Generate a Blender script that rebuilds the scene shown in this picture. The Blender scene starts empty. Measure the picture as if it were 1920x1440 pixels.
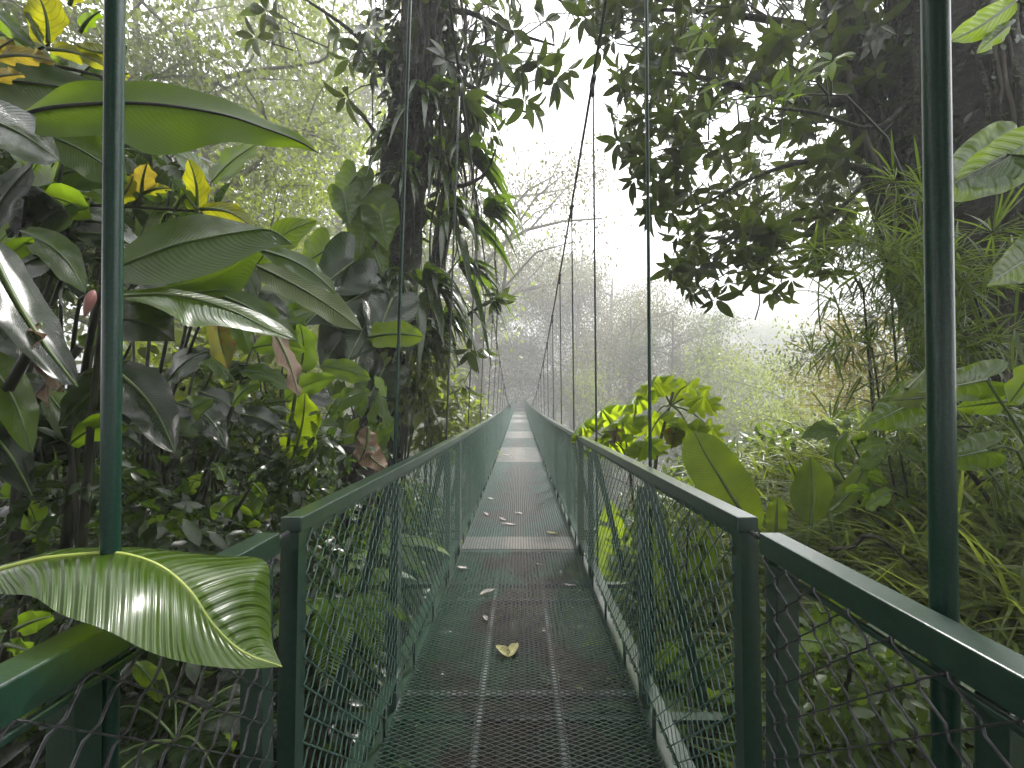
import bpy, math, random
import numpy as np
from mathutils import Vector, Matrix, Quaternion

# ------------------------------------------------------------------ camera, sky, sun, exposure
CX, HY, F, EYE = 974.0, 735.0, 750.0, 1.40        # vanishing column, horizon row, focal length (photo px), eye height
scene = bpy.context.scene
col = scene.collection
cam_d = bpy.data.cameras.new('camera'); cam = bpy.data.objects.new('camera', cam_d); col.objects.link(cam)
cam.location = (0, 0, EYE); cam.rotation_euler = (math.radians(90), 0, 0)
cam_d.sensor_width = 36.0; cam_d.lens = F/1920*36.0
cam_d.shift_x = (960-CX)/1920; cam_d.shift_y = (HY-720)/1920
cam_d.clip_start = 0.02; cam_d.clip_end = 2000
scene.camera = cam

SUN_EL, SUN_AZ = math.radians(52), math.radians(28)   # azimuth measured from +Y towards +X (front right)
world = bpy.data.worlds.new('World'); scene.world = world; world.use_nodes = True
wn = world.node_tree; wn.nodes.clear()
sky = wn.nodes.new('ShaderNodeTexSky'); sky.sky_type = 'NISHITA'; sky.sun_disc = False
sky.sun_elevation = SUN_EL; sky.sun_rotation = SUN_AZ; sky.dust_density = 4.0; sky.air_density = 1.0
bw = wn.nodes.new('ShaderNodeRGBToBW')
ov = wn.nodes.new('ShaderNodeMixRGB'); ov.inputs[0].default_value = 0.85
flat = wn.nodes.new('ShaderNodeMixRGB'); flat.inputs[0].default_value = 0.75; flat.inputs[2].default_value = (14.0, 14.2, 14.4, 1)
bg = wn.nodes.new('ShaderNodeBackground'); bg.inputs[1].default_value = 0.13
wo = wn.nodes.new('ShaderNodeOutputWorld')
wn.links.new(sky.outputs[0], bw.inputs[0]); wn.links.new(sky.outputs[0], ov.inputs[1]); wn.links.new(bw.outputs[0], ov.inputs[2])
wn.links.new(ov.outputs[0], flat.inputs[1]); wn.links.new(flat.outputs[0], bg.inputs[0]); wn.links.new(bg.outputs[0], wo.inputs[0])

sun_d = bpy.data.lights.new('sun', 'SUN'); sun_d.energy = 5.0; sun_d.angle = math.radians(12); sun_d.color = (1.0, 0.965, 0.92)
sun = bpy.data.objects.new('sun', sun_d); col.objects.link(sun)
SV = Vector((math.sin(SUN_AZ)*math.cos(SUN_EL), math.cos(SUN_AZ)*math.cos(SUN_EL), math.sin(SUN_EL)))
sun.rotation_euler = (-SV).to_track_quat('-Z', 'Y').to_euler(); sun.location = SV*60

scene.view_settings.view_transform = 'Standard'; scene.view_settings.look = 'None'
scene.view_settings.exposure = 1.3; scene.view_settings.gamma = 1.0; scene.view_settings.use_curve_mapping = False
cy = scene.cycles
scene.render.engine = 'CYCLES'
cy.use_denoising = True; cy.max_bounces = 4; cy.diffuse_bounces = 2; cy.glossy_bounces = 2; cy.transmission_bounces = 2
cy.volume_bounces = 1; cy.transparent_max_bounces = 4; cy.sample_clamp_indirect = 6.0; cy.use_adaptive_sampling = True; cy.adaptive_threshold = 0.03

HAZE_DENSITY = 0.0075

# ------------------------------------------------------------------ helpers
rng = np.random.default_rng(7); random.seed(7)
def P(px, py, Y): return Vector(((px-CX)*Y/F, Y, EYE-(py-HY)*Y/F))
def smooth(t): t = min(1, max(0, t)); return t*t*(3-2*t)

def link_mesh(name, verts, faces, mat, parent=None, uvs=None, flat=False):
    me = bpy.data.meshes.new(name)
    V = np.asarray(verts, dtype=np.float32).reshape(-1, 3)
    if isinstance(faces, np.ndarray):
        k = faces.shape[1]; fl = faces.astype(np.int32).ravel(); n = faces.shape[0]
        me.vertices.add(len(V)); me.vertices.foreach_set('co', V.ravel())
        me.loops.add(len(fl)); me.loops.foreach_set('vertex_index', fl)
        me.polygons.add(n); me.polygons.foreach_set('loop_start', np.arange(0, n*k, k, dtype=np.int32))
        me.update(calc_edges=True)
    else:
        me.from_pydata([tuple(v) for v in V], [], [tuple(int(i) for i in f) for f in faces])
    if uvs is not None:
        ul = me.uv_layers.new(name='UVMap')
        li = np.zeros(len(me.loops), dtype=np.int32); me.loops.foreach_get('vertex_index', li)
        ul.data.foreach_set('uv', np.asarray(uvs, dtype=np.float32)[li].ravel())
    if not flat: me.polygons.foreach_set('use_smooth', np.ones(len(me.polygons), dtype=bool))
    if mat: me.materials.append(mat)
    me.update()
    o = bpy.data.objects.new(name, me); col.objects.link(o)
    if parent is not None: o.parent = parent
    return o

def share(name, me, parent=None, mw=None):
    o = bpy.data.objects.new(name, me); col.objects.link(o)
    if parent is not None: o.parent = parent
    if mw is not None: o.matrix_local = mw
    return o

USED = set()
def tag(o, label, cat, group=None, kind=None):
    o['label'] = label; o['category'] = cat
    if group: o['group'] = group
    if kind: o['kind'] = kind
    return o
def thing(name, label, cat, loc=(0, 0, 0), group=None):
    o = bpy.data.objects.new(name, None); col.objects.link(o); o.location = loc; o.empty_display_size = .1
    return tag(o, label, cat, group)
def struct(o, label=None):
    o['kind'] = 'structure'
    if label: o['label'] = label
    return o

class MB:
    def __init__(s): s.v = []; s.f = []
    def box(s, c, d, R=None):
        n = len(s.v); c = Vector(c)
        for sx in (-1, 1):
            for sy in (-1, 1):
                for sz in (-1, 1):
                    q = Vector((sx*d[0]/2, sy*d[1]/2, sz*d[2]/2))
                    s.v.append(c+(R @ q if R else q))
        for f in ((0, 1, 3, 2), (4, 6, 7, 5), (0, 4, 5, 1), (2, 3, 7, 6), (0, 2, 6, 4), (1, 5, 7, 3)): s.f.append([n+i for i in f])
    def beam(s, a, b, w, h, up=Vector((0, 0, 1))):
        a = Vector(a); b = Vector(b); d = (b-a); L = d.length; d.normalize()
        x = d.cross(up); x = x.normalized() if x.length > 1e-4 else Vector((1, 0, 0)); z = x.cross(d)
        R = Matrix((x, d, z)).transposed(); s.box((a+b)/2, (w, L, h), R)
    def tube(s, pts, rad, ns=8, cap=True):
        pts = [Vector(p) for p in pts]; n0 = len(s.v); N = len(pts)
        if not hasattr(rad, '__len__'): rad = [rad]*N
        ref = None
        for i, p in enumerate(pts):
            t = (pts[min(i+1, N-1)]-pts[max(i-1, 0)]).normalized()
            if ref is None:
                ref = t.orthogonal().normalized()
            ref = (ref-t*ref.dot(t)).normalized(); b = t.cross(ref)
            for k in range(ns):
                a = 2*math.pi*k/ns; s.v.append(p+(ref*math.cos(a)+b*math.sin(a))*rad[i])
        for i in range(N-1):
            for k in range(ns):
                k2 = (k+1) % ns
                s.f.append([n0+i*ns+k, n0+i*ns+k2, n0+(i+1)*ns+k2, n0+(i+1)*ns+k])
        if cap:
            s.f.append([n0+k for k in range(ns)][::-1]); s.f.append([n0+(N-1)*ns+k for k in range(ns)])
    def build(s, name, mat, parent=None, flat=False, bevel=0):
        o = link_mesh(name, [tuple(v) for v in s.v], s.f, mat, parent, flat=flat)
        if bevel:
            m = o.modifiers.new('bevel', 'BEVEL'); m.width = bevel; m.segments = 2; m.limit_method = 'ANGLE'
        return o

def catmull(pts, n):
    P_ = np.array([list(p) for p in pts], dtype=float)
    if len(P_) == 2: 
        t = np.linspace(0, 1, n)[:, None]; return P_[0]*(1-t)+P_[1]*t
    E = np.vstack([2*P_[0]-P_[1], P_, 2*P_[-1]-P_[-2]])
    d = np.linalg.norm(np.diff(P_, axis=0), axis=1); c = np.concatenate([[0], np.cumsum(d)]); c /= c[-1]
    out = []
    for t in np.linspace(0, 1, n):
        i = min(np.searchsorted(c, t, side='right')-1, len(P_)-2); i = max(i, 0)
        u = (t-c[i])/max(1e-9, c[i+1]-c[i]); p0, p1, p2, p3 = E[i], E[i+1], E[i+2], E[i+3]
        out.append(.5*((2*p1)+(-p0+p2)*u+(2*p0-5*p1+4*p2-p3)*u*u+(-p0+3*p1-3*p2+p3)*u**3))
    return np.array(out)

# ------------------------------------------------------------------ materials
def nmat(name):
    m = bpy.data.materials.new(name); m.use_nodes = True; nt = m.node_tree; nt.nodes.clear()
    out = nt.nodes.new('ShaderNodeOutputMaterial'); return m, nt, out
def N(nt, t, **k):
    n = nt.nodes.new(t)
    for a, b in k.items(): setattr(n, a, b)
    return n
def mathn(nt, op, a, b=None):
    n = nt.nodes.new('ShaderNodeMath'); n.operation = op
    for i, v in enumerate((a, b)):
        if v is None: continue
        if isinstance(v, (int, float)): n.inputs[i].default_value = v
        else: nt.links.new(v, n.inputs[i])
    return n.outputs[0]
def c4(c): return (c[0], c[1], c[2], 1)

def leaf_mat(name, c, tr, rough=.32, trans=.45, veins=0, slant=5.0, bump=.5, var=.35, island=False, spec=.5, midrib=None, blemish=None, dist=.002, coat=0.0, vt=.4):
    """leaf: glossy front, light comes through; veins run out from the midrib in UV space; var = colour variation"""
    m, nt, out = nmat(name); L = nt.links.new
    pr = N(nt, 'ShaderNodeBsdfPrincipled'); tl = N(nt, 'ShaderNodeBsdfTranslucent'); mx = N(nt, 'ShaderNodeMixShader')
    pr.inputs['Roughness'].default_value = rough; pr.inputs['Specular IOR Level'].default_value = spec
    pr.inputs['Coat Weight'].default_value = coat; pr.inputs['Coat Roughness'].default_value = .2
    tc = N(nt, 'ShaderNodeTexCoord')
    no = N(nt, 'ShaderNodeTexNoise'); no.inputs['Scale'].default_value = 3.0 if island else 9.0; no.inputs['Detail'].default_value = 4
    L(tc.outputs['Object'], no.inputs['Vector'])
    if island:
        ge = N(nt, 'ShaderNodeNewGeometry'); v = mathn(nt, 'ADD', mathn(nt, 'MULTIPLY', ge.outputs['Random Per Island'], .65), mathn(nt, 'MULTIPLY', no.outputs[0], .35))
    else:
        oi = N(nt, 'ShaderNodeObjectInfo'); v = mathn(nt, 'ADD', mathn(nt, 'MULTIPLY', oi.outputs['Random'], .45), mathn(nt, 'MULTIPLY', no.outputs[0], .55))
    def ramp(cc):
        r = N(nt, 'ShaderNodeMixRGB'); L(v, r.inputs[0])
        r.inputs[1].default_value = c4([x*(1-var) for x in cc]); r.inputs[2].default_value = c4([cc[0]*(1+var*1.35), cc[1]*(1+var), cc[2]*(1+var*.8)]); return r.outputs[0]
    colr, colt = ramp(c), ramp(tr)
    if veins:
        sx = N(nt, 'ShaderNodeSeparateXYZ'); L(tc.outputs['UV'], sx.inputs[0])
        a = mathn(nt, 'MULTIPLY', mathn(nt, 'ABSOLUTE', mathn(nt, 'SUBTRACT', sx.outputs[0], .5)), 2.0)
        ph = mathn(nt, 'SUBTRACT', mathn(nt, 'MULTIPLY', sx.outputs[1], float(veins)), mathn(nt, 'MULTIPLY', mathn(nt, 'POWER', a, 1.5), slant))
        sn = mathn(nt, 'SINE', mathn(nt, 'MULTIPLY', ph, 6.2832))
        fine = mathn(nt, 'MULTIPLY', mathn(nt, 'SINE', mathn(nt, 'MULTIPLY', ph, 6.2832*3.0)), .22)
        h = mathn(nt, 'ADD', sn, fine)
        bp = N(nt, 'ShaderNodeBump'); bp.inputs['Strength'].default_value = bump; bp.inputs['Distance'].default_value = dist
        L(h, bp.inputs['Height']); L(bp.outputs[0], pr.inputs['Normal'])
        vl = mathn(nt, 'MULTIPLY', mathn(nt, 'POWER', mathn(nt, 'MULTIPLY', mathn(nt, 'ADD', sn, 1.0), .5), 12.0), vt)   # thin pale vein lines
        mr = mathn(nt, 'LESS_THAN', a, .03)
        for nm in ('r', 't'):
            src = colr if nm == 'r' else colt
            q = N(nt, 'ShaderNodeMixRGB'); L(vl, q.inputs[0]); L(src, q.inputs[1])
            base = c if nm == 'r' else tr
            q.inputs[2].default_value = c4([min(1, x*1.4+.01) for x in base]) if nm == 'r' else c4([x*.55 for x in base])
            if nm == 'r': colr = q.outputs[0]
            else: colt = q.outputs[0]
    if blemish:
        nb = N(nt, 'ShaderNodeTexNoise'); nb.inputs['Scale'].default_value = blemish[0]; nb.inputs['Detail'].default_value = 5; L(tc.outputs['Object'], nb.inputs['Vector'])
        cr = N(nt, 'ShaderNodeValToRGB'); cr.color_ramp.elements[0].position = blemish[1]; cr.color_ramp.elements[1].position = blemish[1]+.06; L(nb.outputs[0], cr.inputs[0])
        q = N(nt, 'ShaderNodeMixRGB'); L(cr.outputs[0], q.inputs[0]); L(colr, q.inputs[1]); q.inputs[2].default_value = c4(blemish[2]); colr = q.outputs[0]
        q = N(nt, 'ShaderNodeMixRGB'); L(cr.outputs[0], q.inputs[0]); L(colt, q.inputs[1]); q.inputs[2].default_value = c4([x*.7 for x in blemish[2]]); colt = q.outputs[0]
    rn = N(nt, 'ShaderNodeTexNoise'); rn.inputs['Scale'].default_value = 30; L(tc.outputs['Object'], rn.inputs['Vector'])
    rr = mathn(nt, 'ADD', mathn(nt, 'MULTIPLY', rn.outputs[0], .16), rough-.08); L(rr, pr.inputs['Roughness'])
    L(colr, pr.inputs['Base Color']); L(colt, tl.inputs['Color']); mx.inputs[0].default_value = trans
    L(pr.outputs[0], mx.inputs[1]); L(tl.outputs[0], mx.inputs[2]); L(mx.outputs[0], out.inputs[0])
    return m

def plain(name, c, rough=.5, metal=0, c2=None, scale=12, bump=0, bscale=40, lo=.4, hi=.6, spec=.5, detail=6, coat=0):
    m, nt, out = nmat(name); L = nt.links.new
    pr = N(nt, 'ShaderNodeBsdfPrincipled'); pr.inputs['Roughness'].default_value = rough; pr.inputs['Metallic'].default_value = metal
    pr.inputs['Specular IOR Level'].default_value = spec; pr.inputs['Coat Weight'].default_value = coat; pr.inputs['Coat Roughness'].default_value = .22
    tc = N(nt, 'ShaderNodeTexCoord')
    no = N(nt, 'ShaderNodeTexNoise'); no.inputs['Scale'].default_value = scale; no.inputs['Detail'].default_value = detail; L(tc.outputs['Object'], no.inputs['Vector'])
    cr = N(nt, 'ShaderNodeValToRGB'); cr.color_ramp.elements[0].position = lo; cr.color_ramp.elements[1].position = hi
    cr.color_ramp.elements[0].color = c4(c); cr.color_ramp.elements[1].color = c4(c2 or [x*1.3 for x in c])
    L(no.outputs[0], cr.inputs[0]); L(cr.outputs[0], pr.inputs['Base Color'])
    if bump:
        nb = N(nt, 'ShaderNodeTexNoise'); nb.inputs['Scale'].default_value = bscale; nb.inputs['Detail'].default_value = 5; L(tc.outputs['Object'], nb.inputs['Vector'])
        b = N(nt, 'ShaderNodeBump'); b.inputs['Strength'].default_value = bump; b.inputs['Distance'].default_value = .02 if bump < .8 else .06; L(nb.outputs[0], b.inputs['Height']); L(b.outputs[0], pr.inputs['Normal'])
    L(pr.outputs[0], out.inputs[0]); return m

M = {}
M['paint'] = plain('green_paint', (.003, .026, .016), .34, 0, (.006, .040, .023), 60, .06, 160, spec=1.0, coat=1.0)
M['pole'] = plain('pole_paint', (.002, .028, .017), .30, 0, (.007, .055, .034), 220, .07, 300, .45, .75)
M['wire'] = plain('coated_wire', (.040, .105, .080), .28, 0, (.075, .15, .12), 30, spec=.9)
M['galv'] = plain('galvanised_wire', (.05, .05, .055), .35, .5, (.11, .105, .12), 60)
M['cable'] = plain('steel_cable', (.05, .06, .06), .45, .5, (.09, .10, .10), 80)
M['beam'] = plain('weathered_beam', (.22, .25, .24), .40, .3, (.08, .08, .075), 5, .2, 60)
M['bark'] = plain('dark_bark', (.010, .008, .007), .8, 0, (.034, .030, .022), 9, 1.0, 9, .35, .7)
M['bark2'] = plain('pale_bark', (.06, .052, .04), .85, 0, (.12, .11, .085), 4, .7, 12, .35, .7)
M['moss'] = plain('mossy_bark', (.013, .011, .008), .85, 0, (.036, .042, .014), 7, 1.0, 22, .42, .66)
M['stem'] = plain('dark_stem', (.012, .014, .008), .5, 0, (.03, .032, .015), 10)
M['gstem'] = plain('green_stem', (.05, .09, .02), .45, 0, (.09, .13, .03), 10)
M['soil'] = plain('forest_soil', (.018, .014, .009), .95, 0, (.03, .04, .014), 2.5, .8, 10)
M['path'] = plain('wet_path', (.05, .045, .04), .6, 0, (.08, .075, .07), 8, .5, 40)
M['wood'] = plain('grey_board', (.22, .21, .19), .6, 0, (.34, .33, .30), 14, .3, 40)

def deck_mat(name, a, b, c):
    m, nt, out = nmat(name); L = nt.links.new
    pr = N(nt, 'ShaderNodeBsdfPrincipled'); pr.inputs['Roughness'].default_value = .36; pr.inputs['Specular IOR Level'].default_value = .6
    tc = N(nt, 'ShaderNodeTexCoord'); oi = N(nt, 'ShaderNodeObjectInfo')
    ad = N(nt, 'ShaderNodeVectorMath'); ad.operation = 'ADD'; L(tc.outputs['Object'], ad.inputs[0]); L(oi.outputs['Location'], ad.inputs[1])
    no = N(nt, 'ShaderNodeTexNoise'); no.inputs['Scale'].default_value = 2.6; no.inputs['Detail'].default_value = 5; L(ad.outputs[0], no.inputs['Vector'])
    sx = N(nt, 'ShaderNodeSeparateXYZ'); L(tc.outputs['Object'], sx.inputs[0])
    ax = mathn(nt, 'ABSOLUTE', sx.outputs[0])                                    # boots wear the paint off the middle of the walkway
    w = mathn(nt, 'ADD', no.outputs[0], mathn(nt, 'MULTIPLY', mathn(nt, 'SUBTRACT', .30, ax), .55))
    cr = N(nt, 'ShaderNodeValToRGB'); e = cr.color_ramp.elements; e[0].position = .44; e[1].position = .62; e[0].color = c4(a); e[1].color = c4(b)
    L(w, cr.inputs[0])
    n2 = N(nt, 'ShaderNodeTexNoise'); n2.inputs['Scale'].default_value = 45; n2.inputs['Detail'].default_value = 3; L(ad.outputs[0], n2.inputs['Vector'])
    c2 = N(nt, 'ShaderNodeValToRGB'); c2.color_ramp.elements[0].position = .58; c2.color_ramp.elements[1].position = .72; L(n2.outputs[0], c2.inputs[0])
    q = N(nt, 'ShaderNodeMixRGB'); L(mathn(nt, 'MULTIPLY', c2.outputs[0], .5), q.inputs[0]); L(cr.outputs[0], q.inputs[1]); q.inputs[2].default_value = c4(c)
    L(q.outputs[0], pr.inputs['Base Color']); L(pr.outputs[0], out.inputs[0]); return m
M['deck'] = deck_mat('worn_green_grating', (.018, .052, .034), (.020, .017, .014), (.07, .10, .06))
M['deck2'] = deck_mat('grey_green_grating', (.06, .10, .085), (.075, .075, .07), (.14, .16, .14))
M['deck3'] = deck_mat('pale_grating', (.16, .17, .16), (.22, .21, .19), (.3, .3, .28))

# leaf kinds ----------------------------------------------------------------
M['hero'] = leaf_mat('glossy_ribbed_leaf', (.055, .115, .007), (.30, .46, .012), .22, .42, veins=26, slant=3.2, bump=.55, spec=1.0, dist=.004, coat=.8, var=.2)
M['helio'] = leaf_mat('ribbed_green_leaf', (.032, .072, .008), (.24, .42, .010), .24, .52, veins=34, slant=8, bump=.7, dist=.005, coat=.3, var=.4)
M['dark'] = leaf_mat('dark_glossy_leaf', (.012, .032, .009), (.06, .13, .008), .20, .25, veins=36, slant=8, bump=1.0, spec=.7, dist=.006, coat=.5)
M['pale'] = leaf_mat('pale_ribbed_leaf', (.15, .20, .08), (.22, .30, .06), .40, .4, veins=40, slant=6, bump=.8, dist=.004)
M['yellow'] = leaf_mat('yellow_green_leaf', (.14, .17, .010), (.42, .45, .012), .33, .52, veins=8, slant=2.2, bump=.7, dist=.003, vt=.85)
M['amber'] = leaf_mat('amber_leaf', (.22, .17, .025), (.46, .37, .03), .38, .5, veins=8, slant=2.2, bump=.7, dist=.003, vt=.85)
M['lime'] = leaf_mat('lime_leaf', (.11, .20, .010), (.38, .56, .012), .33, .55, veins=20, slant=4, bump=.5, dist=.003, vt=.5)
M['philo'] = leaf_mat('soft_green_leaf', (.050, .10, .010), (.26, .42, .012), .34, .52, veins=9, slant=2.6, bump=.6, dist=.004, vt=.6, blemish=(30, .74, (.3, .34, .1)))
M['tatty'] = leaf_mat('tattered_leaf', (.13, .15, .02), (.36, .36, .03), .45, .45, veins=26, slant=6, bump=.6, blemish=(14, .56, (.30, .12, .02)), dist=.003)
M['dry'] = leaf_mat('dry_leaf', (.30, .22, .16), (.25, .16, .10), .6, .25, veins=20, slant=5, bump=.9, dist=.004)
M['fallen'] = leaf_mat('fallen_leaf', (.42, .42, .20), (.4, .4, .15), .45, .3, veins=8, slant=3, bump=.6, blemish=(40, .62, (.2, .16, .06)))
M['fallenw'] = leaf_mat('bleached_leaf', (.45, .43, .42), (.3, .28, .24), .45, .2, veins=8, slant=3, bump=.6)
M['rosette'] = leaf_mat('rosette_leaf', (.019, .037, .012), (.10, .165, .018), .28, .32, var=.65, coat=.3)
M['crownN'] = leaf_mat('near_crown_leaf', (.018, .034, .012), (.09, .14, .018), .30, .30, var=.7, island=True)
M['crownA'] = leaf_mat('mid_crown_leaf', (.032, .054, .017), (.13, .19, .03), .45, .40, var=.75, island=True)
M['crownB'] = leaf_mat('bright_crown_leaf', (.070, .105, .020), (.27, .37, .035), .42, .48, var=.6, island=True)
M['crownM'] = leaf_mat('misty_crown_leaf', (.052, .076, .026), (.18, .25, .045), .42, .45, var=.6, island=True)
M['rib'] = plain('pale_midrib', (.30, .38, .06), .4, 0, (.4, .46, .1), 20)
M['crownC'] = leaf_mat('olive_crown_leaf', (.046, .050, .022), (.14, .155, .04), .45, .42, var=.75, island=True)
M['crownG'] = leaf_mat('golden_crown_leaf', (.15, .13, .025), (.36, .32, .04), .45, .5, var=.5, island=True)
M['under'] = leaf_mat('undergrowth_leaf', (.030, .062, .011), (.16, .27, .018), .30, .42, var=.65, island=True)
M['underd'] = leaf_mat('shade_tinted_undergrowth_leaf', (.013, .030, .008), (.07, .14, .010), .28, .38, var=.65, island=True)  # darker copy of the undergrowth leaf, shade put into its colour
M['grass'] = leaf_mat('grass_blade', (.11, .16, .035), (.34, .46, .06), .34, .48, var=.55, island=True)
M['fern'] = leaf_mat('fern_leaf', (.06, .12, .015), (.26, .42, .025), .42, .5, var=.4, island=True)
M['strap'] = leaf_mat('strap_leaf', (.024, .050, .012), (.14, .26, .015), .26, .4, var=.5, coat=.3)
M['needle'] = leaf_mat('needle_leaf', (.045, .085, .018), (.20, .32, .03), .36, .42, var=.5, island=True)

# ------------------------------------------------------------------ leaf builders
def loft(name, Lc, Mc, Rc, mat, parent, n=26, m=4, bulge=.10, corr=0.0, nc=20, rib=None, ribr=(.004, .001), wavy=0, seed=0):
    """a leaf spanned between its two edges and its midrib"""
    A, B, C = catmull(Lc, n), catmull(Mc, n), catmull(Rc, n)
    r = np.random.default_rng(seed+len(bpy.data.meshes))
    ph = r.uniform(0, 6.28, 4)
    vs, uv = [], []
    for i in range(n):
        t = i/(n-1)
        tg = B[min(i+1, n-1)]-B[max(i-1, 0)]
        nr = np.cross(tg, C[i]-A[i]); l = np.linalg.norm(nr)
        nr = nr/l if l > 1e-9 else np.zeros(3)
        for j in range(-m, m+1):
            s = j/m; E = A[i] if s < 0 else C[i]; a = abs(s)
            p = B[i]*(1-a)+E*a; w = np.linalg.norm(E-B[i])
            p = p+nr*(bulge*w*math.sin(math.pi*a)*.6)
            if corr: p = p+nr*corr*math.sin(6.283*(nc*t-2.2*a**1.4))*math.sin(math.pi*min(1, a*1.05))
            if wavy: p = p+nr*wavy*a*a*(math.sin(t*17+ph[0 if s < 0 else 1])+.6*math.sin(t*29+ph[2 if s < 0 else 3]))
            vs.append(p); uv.append(((s+1)/2, t))
    k = 2*m+1; f = [(i*k+j, i*k+j+1, (i+1)*k+j+1, (i+1)*k+j) for i in range(n-1) for j in range(k-1)]
    o = link_mesh(name, vs, np.array(f), mat, parent, uv)
    if rib is not None:
        b = MB(); rr = np.linspace(ribr[0], ribr[1], n); b.tube([Vector(x) for x in B], list(rr), 6); b.build('midrib', rib, o)
    return o

def prof(t, shape='lance'):
    if shape == 'lance': v = (t**.62)*((1-t)**.72)/.405
    elif shape == 'ovate': v = (t**.45)*((1-t)**.75)/.463
    elif shape == 'obov': v = (t**1.0)*((1-t)**.45)/.397
    elif shape == 'ellip': v = math.sin(math.pi*t**.88)**.85
    elif shape == 'banana': v = min(1, (t*7)**.6)*min(1, ((1-t)*3.2)**.62)
    elif shape == 'strap': v = min(1, (t*5)**.5)*min(1, ((1-t)*1.8)**.8)
    return max(0, min(1.05, v))

def leaf2(parent, base, tip, hw, Y0, Y1=None, mat='helio', bend=0, shape='lance', dl=.04, dr=-.04, asym=(1, 1), name='leaf', rib='gstem', bulge=.12, n=22, corr=0, wavy=.004, sag=0, ribr=None):
    """leaf from photo columns and rows: base to tip, half width hw (px), depth Y0 to Y1; dl, dr tilt the two halves in depth"""
    Y1 = Y0 if Y1 is None else Y1
    b = np.array(base, float); t_ = np.array(tip, float); d = t_-b; L = np.linalg.norm(d); d /= L; nrm = np.array([d[1], -d[0]])
    Lc, Mc, Rc = [], [], []
    for i in range(13):
        t = i/12; Y = Y0+(Y1-Y0)*t + sag*math.sin(math.pi*t)
        c = b+d*L*t+nrm*bend*math.sin(math.pi*t)
        w = hw*prof(t, shape)
        k = prof(t, shape)
        Mc.append(P(c[0], c[1], Y))
        e = c+nrm*w*asym[0]; Lc.append(P(e[0], e[1], Y+dl*k)); e = c-nrm*w*asym[1]; Rc.append(P(e[0], e[1], Y+dr*k))
    rw = ribr or (.0045*Y0, .001*Y0)
    return loft(name, Lc, Mc, Rc, M[mat], parent, n=n, m=4, bulge=bulge, corr=corr, wavy=wavy*Y0, rib=M[rib] if rib else None, ribr=rw)

def heart2(parent, notch, tip, hw, Y0, Y1=None, mat='philo', back=.28, dl=.05, dr=.05, name='leaf', bulge=.1, bend=0):
    """heart-shaped leaf, petiole at the notch"""
    Y1 = Y0 if Y1 is None else Y1
    b = np.array(notch, float); t_ = np.array(tip, float); d = t_-b; L = np.linalg.norm(d); d /= L; nrm = np.array([d[1], -d[0]])
    outl = [(0, 0), (-back*.7, .35), (-back, .7), (-back*.55, .97), (.12, 1.0), (.38, .86), (.66, .52), (.88, .18), (1, 0)]
    def pt(a, w, s, dd):
        Y = Y0+(Y1-Y0)*a; q = b+d*L*a+nrm*s*w*hw+nrm*bend*math.sin(math.pi*max(0, a)); return P(q[0], q[1], Y+dd*w)
    Lc = [pt(a, w, 1, dl) for a, w in outl]; Rc = [pt(a, w, -1, dr) for a, w in outl]
    Mc = [pt(i/8, 0, 0, 0) for i in range(9)]
    return loft(name, Lc, Mc, Rc, M[mat], parent, n=30, m=4, bulge=bulge, wavy=.004*Y0, rib=M['gstem'], ribr=(.003*Y0, .0008*Y0))

def stemtube(parent, pts, r0, r1, mat='stem', name='stem', ns=7, n=10):
    c = catmull([P(*p) for p in pts], n); b = MB(); b.tube([Vector(x) for x in c], list(np.linspace(r0, r1, n)), ns); return b.build(name, M[mat], parent)

# templates for scattered leaves: y = length, x = width, z = normal
def tmpl(shape='lance', rows=(0, .28, .55, .8, 1), w=.32, droop=.15, fold=.12):
    v, f = [], []; idx = []
    for t in rows:
        z = -droop*t*t; h = w/2*prof(t, shape)
        if t in (0, 1): v.append((0, t, z)); idx.append([len(v)-1]*3)
        else:
            v += [(-h, t, z+fold*h), (0, t, z), (h, t, z+fold*h)]; idx.append([len(v)-3, len(v)-2, len(v)-1])
    for a, b in zip(idx[:-1], idx[1:]):
        for s in (0, 1):
            q = [a[s], a[s+1], b[s+1], b[s]]; u = []
            for x in q:
                if x not in u: u.append(x)
            if len(u) == 3: f.append(u)
            else: f.append([u[0], u[1], u[2]]); f.append([u[0], u[2], u[3]])
    return np.array(v, float), np.array(f)
T_FAR = tmpl('lance', (0, .5, 1), .5, .12, .2)
T_MID = tmpl('lance', (0, .35, .7, 1), .42, .2, .2)
T_OB = tmpl('ellip', (0, .22, .48, .75, 1), .36, .25, .3)
T_OV = tmpl('ovate', (0, .2, .45, .75, 1), .46, .25, .25)
T_STRAP = tmpl('strap', (0, .15, .35, .55, .75, .9, 1), .075, .75, .5)
T_NEEDLE = tmpl('lance', (0, .35, .7, 1), .05, .25, .3)

def unit(a): return a/np.maximum(1e-9, np.linalg.norm(a, axis=-1, keepdims=True))
def frames(pos, d, up, sc):
    d = unit(d); s = unit(np.cross(d, up)); z = np.cross(s, d); sc = np.broadcast_to(np.asarray(sc, float), (len(pos),))
    return np.stack([s*sc[:, None], d*sc[:, None], z*sc[:, None], pos], axis=-1)      # n,3,4
def scatter(T, fr):
    v, f = T; V = np.einsum('nij,kj->nki', fr[:, :, :3], v)+fr[:, None, :, 3]
    return V.reshape(-1, 3), (f[None]+(np.arange(len(fr))*len(v))[:, None, None]).reshape(-1, f.shape[1])
def build_scatter(name, T, fr, mat, parent=None, kind='stuff'):
    V, Fc = scatter(T, fr); o = link_mesh(name, V, Fc, mat, parent)
    if kind: o['kind'] = kind
    return o
def mat4(fr): 
    m = Matrix.Identity(4)
    for i in range(3):
        for j in range(4): m[i][j] = fr[i, j]
    return m
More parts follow.
